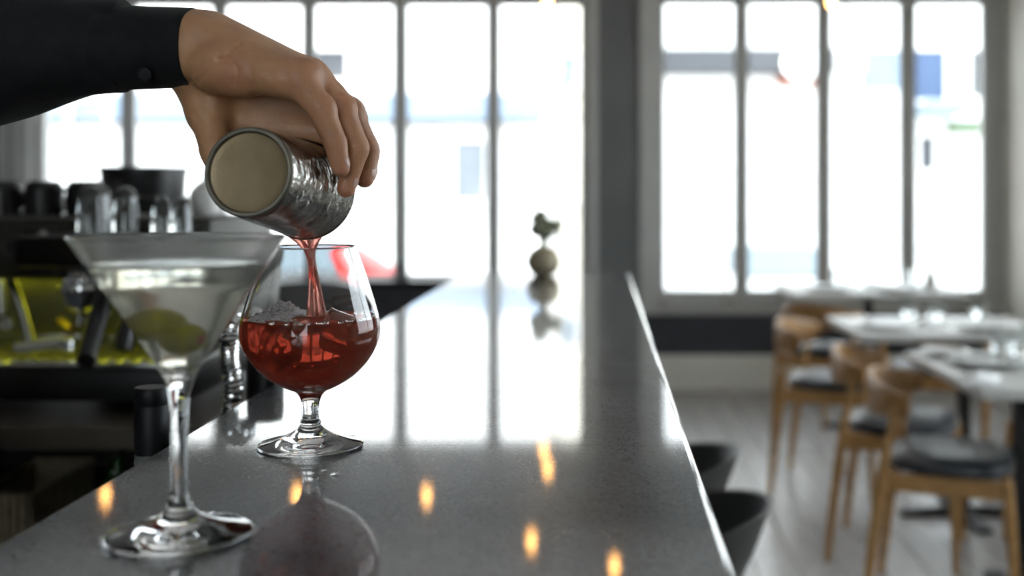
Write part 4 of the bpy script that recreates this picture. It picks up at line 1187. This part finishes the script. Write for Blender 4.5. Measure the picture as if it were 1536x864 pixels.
MB().lathe([(.0143, TOPB - .058), (.0146, TOPB - .057), (.0146, TOPB - .017), (.0141, TOPB - .016), (.0141, TOPB - .0150), (.0147, TOPB - .014), (.0147, TOPB - .002), (.0138, TOPB), (0, TOPB), (0, TOPB - .004), (.0140, TOPB - .006), (.0140, TOPB - .058)], BO, 40).obj('screw_cap', 'cap_black', bot)
dr = MB(); rnd = random.Random(9)
for k in range(150):
    a = rnd.uniform(0, 6.28); r = rnd.uniform(.0004, .0010)
    dr.ball(BO + Vector((.0139 * math.cos(a), .0139 * math.sin(a), rnd.uniform(TOPB - .09, TOPB - .059))), r, 6, 4)
dr.obj('droplets', 'clear_plastic', bot, kind='stuff', label='cold droplets on the neck')

tap = thing('bar_tap', 'dark tap column with a braided chrome hose behind the snifter', 'tap', P(398, 600, 1.27))
TX = P(398, 480, 1.27)
MB().lathe([(0, .80 - 0.004), (.03, .796), (.03, .806), (.0205, .812), (.0205, TX.z - .01), (.019, TX.z), (0, TX.z)], (TX.x, TX.y, 0), 28).obj('column', 'machine_black', tap)
MB().tube(cr([tuple(P(372, 476, 1.25)), tuple(P(360, 482, 1.22)), tuple(P(346, 502, 1.2)), tuple(P(344, 540, 1.2)), tuple(P(350, 575, 1.2)), tuple(P(346, 620, 1.2)), (P(346, 620, 1.2).x, 1.2, .81)], 8), .0075, 14).obj('hose', 'dark_steel', tap)
# braid: a coil round the hose
hp = cr([tuple(P(372, 476, 1.25)), tuple(P(360, 482, 1.22)), tuple(P(346, 502, 1.2)), tuple(P(344, 540, 1.2)), tuple(P(350, 575, 1.2)), tuple(P(346, 620, 1.2))], 40)
for ph in (0, PI):
    coil = []
    for i, p in enumerate(hp):
        d = (hp[min(i + 1, len(hp) - 1)] - hp[max(0, i - 1)]).normalized(); u = d.cross(Vector((0, 1, 0))).normalized(); w = d.cross(u)
        a = i * .55 + ph
        coil.append(p + u * .0085 * math.cos(a) + w * .0085 * math.sin(a))
    MB().tube(coil, .0022, 6).obj('braid', 'chrome', tap)
MB().lathe([(0, 0), (.010, 0), (.012, .006), (.012, .022), (.006, .03), (0, .03)], P(378, 478, 1.255), 20, axis=(-.6, -.3, .2)).obj('nozzle', 'chrome', tap)

# ------------------------------------------------------------------ back counter
WT = .917
bc_ = thing('back_counter', 'dark open-shelved back counter carrying the coffee machine', 'counter', (-1.3, 2.2, 0))
box((-2.3, 1.70, WT - .036), (-.60, 2.75, WT), .004).obj('worktop', 'worktop', bc_, smooth=False)
for x in (-2.28, -1.45, -.64): box((x, 1.74, 0), (x + .03, 2.72, WT - .037)).obj('side_panel', 'machine_black', bc_, smooth=False)
box((-2.26, 2.68, 0), (-.62, 2.70, WT - .037)).obj('back_panel', 'machine_black', bc_, smooth=False)
box((-2.26, 1.76, .60), (-.62, 2.68, .622)).obj('shelf', 'machine_black', bc_, smooth=False)
box((-2.26, 1.76, .10), (-.62, 2.68, .122)).obj('shelf', 'machine_black', bc_, smooth=False)
cr_ = thing('slatted_crate', 'pale slatted crate on the shelf under the coffee machine', 'crate', (-1.0, 1.95, .622))
box((-1.055, 1.86, .623), (-.945, 2.10, .633)).obj('bottom', 'crate', cr_, smooth=False)
for k in range(8):
    x = -1.055 + k * .0139
    box((x, 1.855, .633), (x + .0105, 1.862, .775), .001).obj('slat', 'crate', cr_, smooth=False)
    box((x, 2.098, .633), (x + .0105, 2.105, .775), .001).obj('slat', 'crate', cr_, smooth=False)
for z in (.66, .75):
    box((-1.056, 1.862, z), (-.943, 1.868, z + .014)).obj('batten', 'crate', cr_, smooth=False)
for x in (-1.056, -.949): box((x, 1.868, .633), (x + .006, 2.098, .77)).obj('end_board', 'crate', cr_, smooth=False)
gb = thing('green_bottle', 'green bottle standing on the shelf beside the crate', 'bottle', (-.80, 1.86, .6225))
MB().lathe(prof2([(0, 0), (.034, 0), (.036, .01), (.036, .13), (.028, .16), (.013, .19), (.012, .22), (.0, .22)], 3), gb.location, 28).obj('body', 'green_glass', gb)
MB().lathe([(0, .215), (.0145, .215), (.0145, .245), (0, .245)], gb.location, 20).obj('cap', 'cap_black', gb)

# ------------------------------------------------------------------ coffee machine
MY = 1.90; s9 = FPX / MY
mx_ = lambda p: (p - 901) / s9
mz_ = lambda q: H - (q - 289) / s9
cm = thing('espresso_machine', 'dark espresso machine glowing yellow-green under its group heads', 'coffee machine', (-1.0, 2.05, WT))
MX0, MX1 = -1.36, -.655
box((MX0, MY, mz_(420)), (MX1, 2.26, mz_(326)), .012).obj('housing', 'machine_body', cm)
box((MX0, 2.13, 1.0), (MX1, 2.24, mz_(419)), .004).obj('backsplash', 'dark_steel', cm)
box((MX0, 1.80, mz_(538)), (MX1, 2.22, mz_(531)), .003).obj('drip_tray', 'steel', cm)
for k in range(26):
    x = MX0 + .02 + k * .026
    box((x, 1.81, mz_(531)), (x + .014, 2.12, mz_(531) + .003)).obj('tray_slat', 'steel', cm, smooth=False)
box((MX0, 1.79, WT + .02), (MX1, 2.22, mz_(538)), .006).obj('base', 'machine_black', cm)
for x in (MX0 + .05, MX1 - .05):
    for y in (1.84, 2.17): MB().lathe([(0, 0), (.02, 0), (.016, .021), (0, .021)], (x, y, WT), 16).obj('foot', 'machine_black', cm)
for x in (MX0, MX1 - .012): box((x, 1.86, 1.0), (x + .012, 2.13, mz_(420)), .002).obj('side_cheek', 'machine_body', cm)
cv = box((-.905, 1.735, mz_(392) + .0), (-.66, MY + .01, 1.203), .008).obj('group_cover', 'machine_black', cm)
for (a, b_) in (((-1.35, 2.24), (-.66, 2.24)), ((-1.35, 1.92), (-1.35, 2.24))):
    MB().tube([(*a, mz_(326) + .03), (*b_, mz_(326) + .03)], .004, 8).obj('cup_rail', 'dark_steel', cm)
pn = box((mx_(40), MY - .006, mz_(416)), (mx_(84), MY + .002, mz_(343)), .002).obj('control_panel', 'black_plastic', cm)
for k, y in enumerate((353, 366, 379, 393)):
    MB().lathe([(0, 0), (.0085, 0), (.0085, .003), (.007, .005), (0, .005)], (mx_(68), MY - .006, mz_(y)), 18, axis=(0, -1, 0)).obj('button', 'steel', pn)
gg = MB().lathe([(0, 0), (.016, 0), (.017, .006), (.014, .009), (0, .007)], (mx_(22), MY, mz_(370)), 24, axis=(0, -1, 0)).obj('gauge', 'black_plastic', cm)
box((MX0 + .03, 2.02, mz_(420) - .006), (MX1 - .03, 2.035, mz_(420) + .001)).obj('work_light', 'led', cm, smooth=False, label='yellow-green light strip under the housing')
def group_head(gx, handle):
    g = MB().lathe([(0, .03), (.020, .03), (.022, .024), (.024, .008), (.034, .004), (.036, -.004), (.034, -.010), (0, -.010)], (gx, 1.79, mz_(432) + .012), 32).obj('group_head', 'chrome', cm)
    for a in range(8):
        t = a * PI / 4
        MB().ball((gx + .026 * math.cos(t), 1.79 + .026 * math.sin(t), mz_(432) + .024), .0055, 10, 7).obj('bolt', 'chrome', g)
    pf = MB().lathe([(0, -.040), (.012, -.040), (.028, -.030), (.032, -.010), (0, -.010)], (gx, 1.79, mz_(432) + .012), 28).obj('portafilter', 'chrome', cm)
    MB().tube(cr(handle, 6), [.0105 + .0035 * min(1, k / 10) for k in range(6 * (len(handle) - 1) + 1)], 14).obj('handle', 'black_plastic', pf)
    MB().tube([(gx, 1.79, mz_(432) - .03), (gx - .004, 1.79, mz_(432) - .05)], .006, 10).obj('spout', 'chrome', pf)
h1 = [tuple(P(158, 440, 1.77)), tuple(P(152, 462, 1.73)), tuple(P(142, 492, 1.69)), tuple(P(134, 520, 1.66)), tuple(P(129, 541, 1.64))]
group_head(mx_(142) + .03, h1)
h2 = [tuple(P(204, 452, 1.79)), tuple(P(197, 475, 1.77)), tuple(P(189, 500, 1.75)), tuple(P(184, 524, 1.74))]
group_head(mx_(222) + .03, h2)
# steam wands and knobs in the lit bay
w = MB().tube(cr([tuple(P(-8, 400, 1.95)), tuple(P(14, 418, 1.95)), tuple(P(34, 470, 1.93)), tuple(P(48, 520, 1.92))], 5), .0085, 12).obj('steam_wand', 'steel', cm)
MB().tube([P(26, 522, 1.85), P(64, 518, 1.85), P(98, 513, 1.85)], .0095, 12).obj('water_wand', 'steel', cm)
MB().lathe([(0, -.012), (.011, -.012), (.012, 0), (.009, .01), (0, .012)], P(104, 518, 1.84), 18, axis=(.9, -.4, 0)).obj('wand_tip', 'chrome', cm)
MB().tube([P(92, 482, 2.0), P(106, 496, 1.95)], .009, 12).obj('lever', 'brass', cm)
MB().tube([P(0, 400, 2.05), P(4, 470, 2.05)], .010, 12).obj('pipe', 'steel', cm)
MB().tube([P(160, 478, 2.0), P(172, 440, 2.0)], .010, 12).obj('pipe', 'steel', cm)
MB().lathe([(0, 0), (.011, 0), (.011, .012), (.007, .012), (.007, .004), (0, .004)], P(15, 484, 1.98), 18, axis=(0, -1, 0)).obj('valve', 'steel', cm)

G2 = 'upturned glasses on the coffee machine'
for (px, Y, r, h, lb) in ((136, 1.78, .0205, .0775, 'upturned clear glass nearest the control panel on the coffee machine'), (148, 1.845, .0195, .080, 'upturned clear glass half hidden behind the one nearest the control panel'),
                          (188, 1.79, .0195, .076, 'upturned clear glass second along the coffee machine'), (242, 1.80, .0150, .060, 'slim upturned glass above the middle of the martini rim'),
                          (271, 1.80, .0165, .058, 'slim upturned glass beside the white jar')):
    X = (px - 901) * Y / FPX
    pr = prof2([(r, 0), (r * .98, h * .4), (r * .86, h * .78), (r * .6, h * .95), (r * .2, h), (0, h)], 4)
    inn = [(max(0, a - .0010) if a > 0 else 0, b_ - (.004 if b_ > h * .8 else .0)) for a, b_ in pr][::-1]
    o = MB().lathe(pr + inn, (0, 0, 0), 32).obj('upturned_glass', 'tumbler', label=lb, cat='glass', group=G2)
    o.location = (X, Y, 1.2033)
# mugs on the warming tray
def mug(loc, rz, label):
    t = thing('coffee_mug', label, 'mug', loc, group='dark mugs on the coffee machine')
    x, y, z = loc
    MB().lathe(prof2([(.033, 0), (.0335, .03), (.031, .052), (.025, .060), (.022, .062), (0, .062)], 3) + [(0, .058), (.023, .056), (.0305, .03), (.0305, 0)], loc, 32).obj('cup', 'dark_mug', t)
    d = Vector((math.cos(rz), math.sin(rz), 0)); c = Vector(loc)
    MB().tube(cr([tuple(c + d * .030 + Vector((0, 0, .046))), tuple(c + d * .046 + Vector((0, 0, .044))), tuple(c + d * .050 + Vector((0, 0, .028))), tuple(c + d * .044 + Vector((0, 0, .014))), tuple(c + d * .031 + Vector((0, 0, .012)))], 5), .0045, 10).obj('handle', 'dark_mug', t)
ZT = mz_(326) + .0005
for (px, rz, lb) in ((5, -.5, 'upturned dark mug at the frame edge on the coffee machine'), (66, -.6, 'upturned dark mug with its handle showing on the coffee machine'), (128, -2.2, 'upturned dark mug behind the upturned glasses')):
    mug(((px - 901) * 2.02 / FPX, 2.02, ZT), rz, lb)
wj = thing('white_jar', 'white porcelain jar on top of the coffee machine beside the tin', 'jar', ((308 - 901) * 2.1 / FPX, 2.10, ZT))
MB().lathe(prof2([(0, 0), (.024, 0), (.028, .008), (.029, .03), (.026, .046), (.018, .052), (0, .053)], 3), wj.location, 32).obj('body', 'porcelain', wj)
MB().lathe([(.0, .0525), (.019, .0525), (.020, .056), (.010, .061), (.005, .064), (.006, .070), (0, .072)], wj.location, 28).obj('lid', 'porcelain', wj)
gr = thing('coffee_grinder', 'black coffee grinder standing behind the coffee machine', 'grinder', ((216 - 901) * 2.5 / FPX, 2.50, WT))
gx = gr.location.x
box((gx - .075, 2.42, WT), (gx + .075, 2.60, 1.20), .01).obj('body', 'machine_black', gr)
zt = H + (289 - 251) * 2.5 / FPX
MB().lathe([(.078, 1.20), (.084, 1.215), (.090, zt - .012), (.093, zt - .010), (.093, zt), (0, zt + .002), (0, 1.20)], (gx, 2.50, 0), 32).obj('hopper', 'black_plastic', gr)
rb = MB()
for k in range(9): rb.box((gx - .030, 2.405, 1.205 + k * .011), (gx - .014, 2.43, 1.211 + k * .011))
rb.obj('ribbed_chute', 'dark_steel', gr, smooth=False)
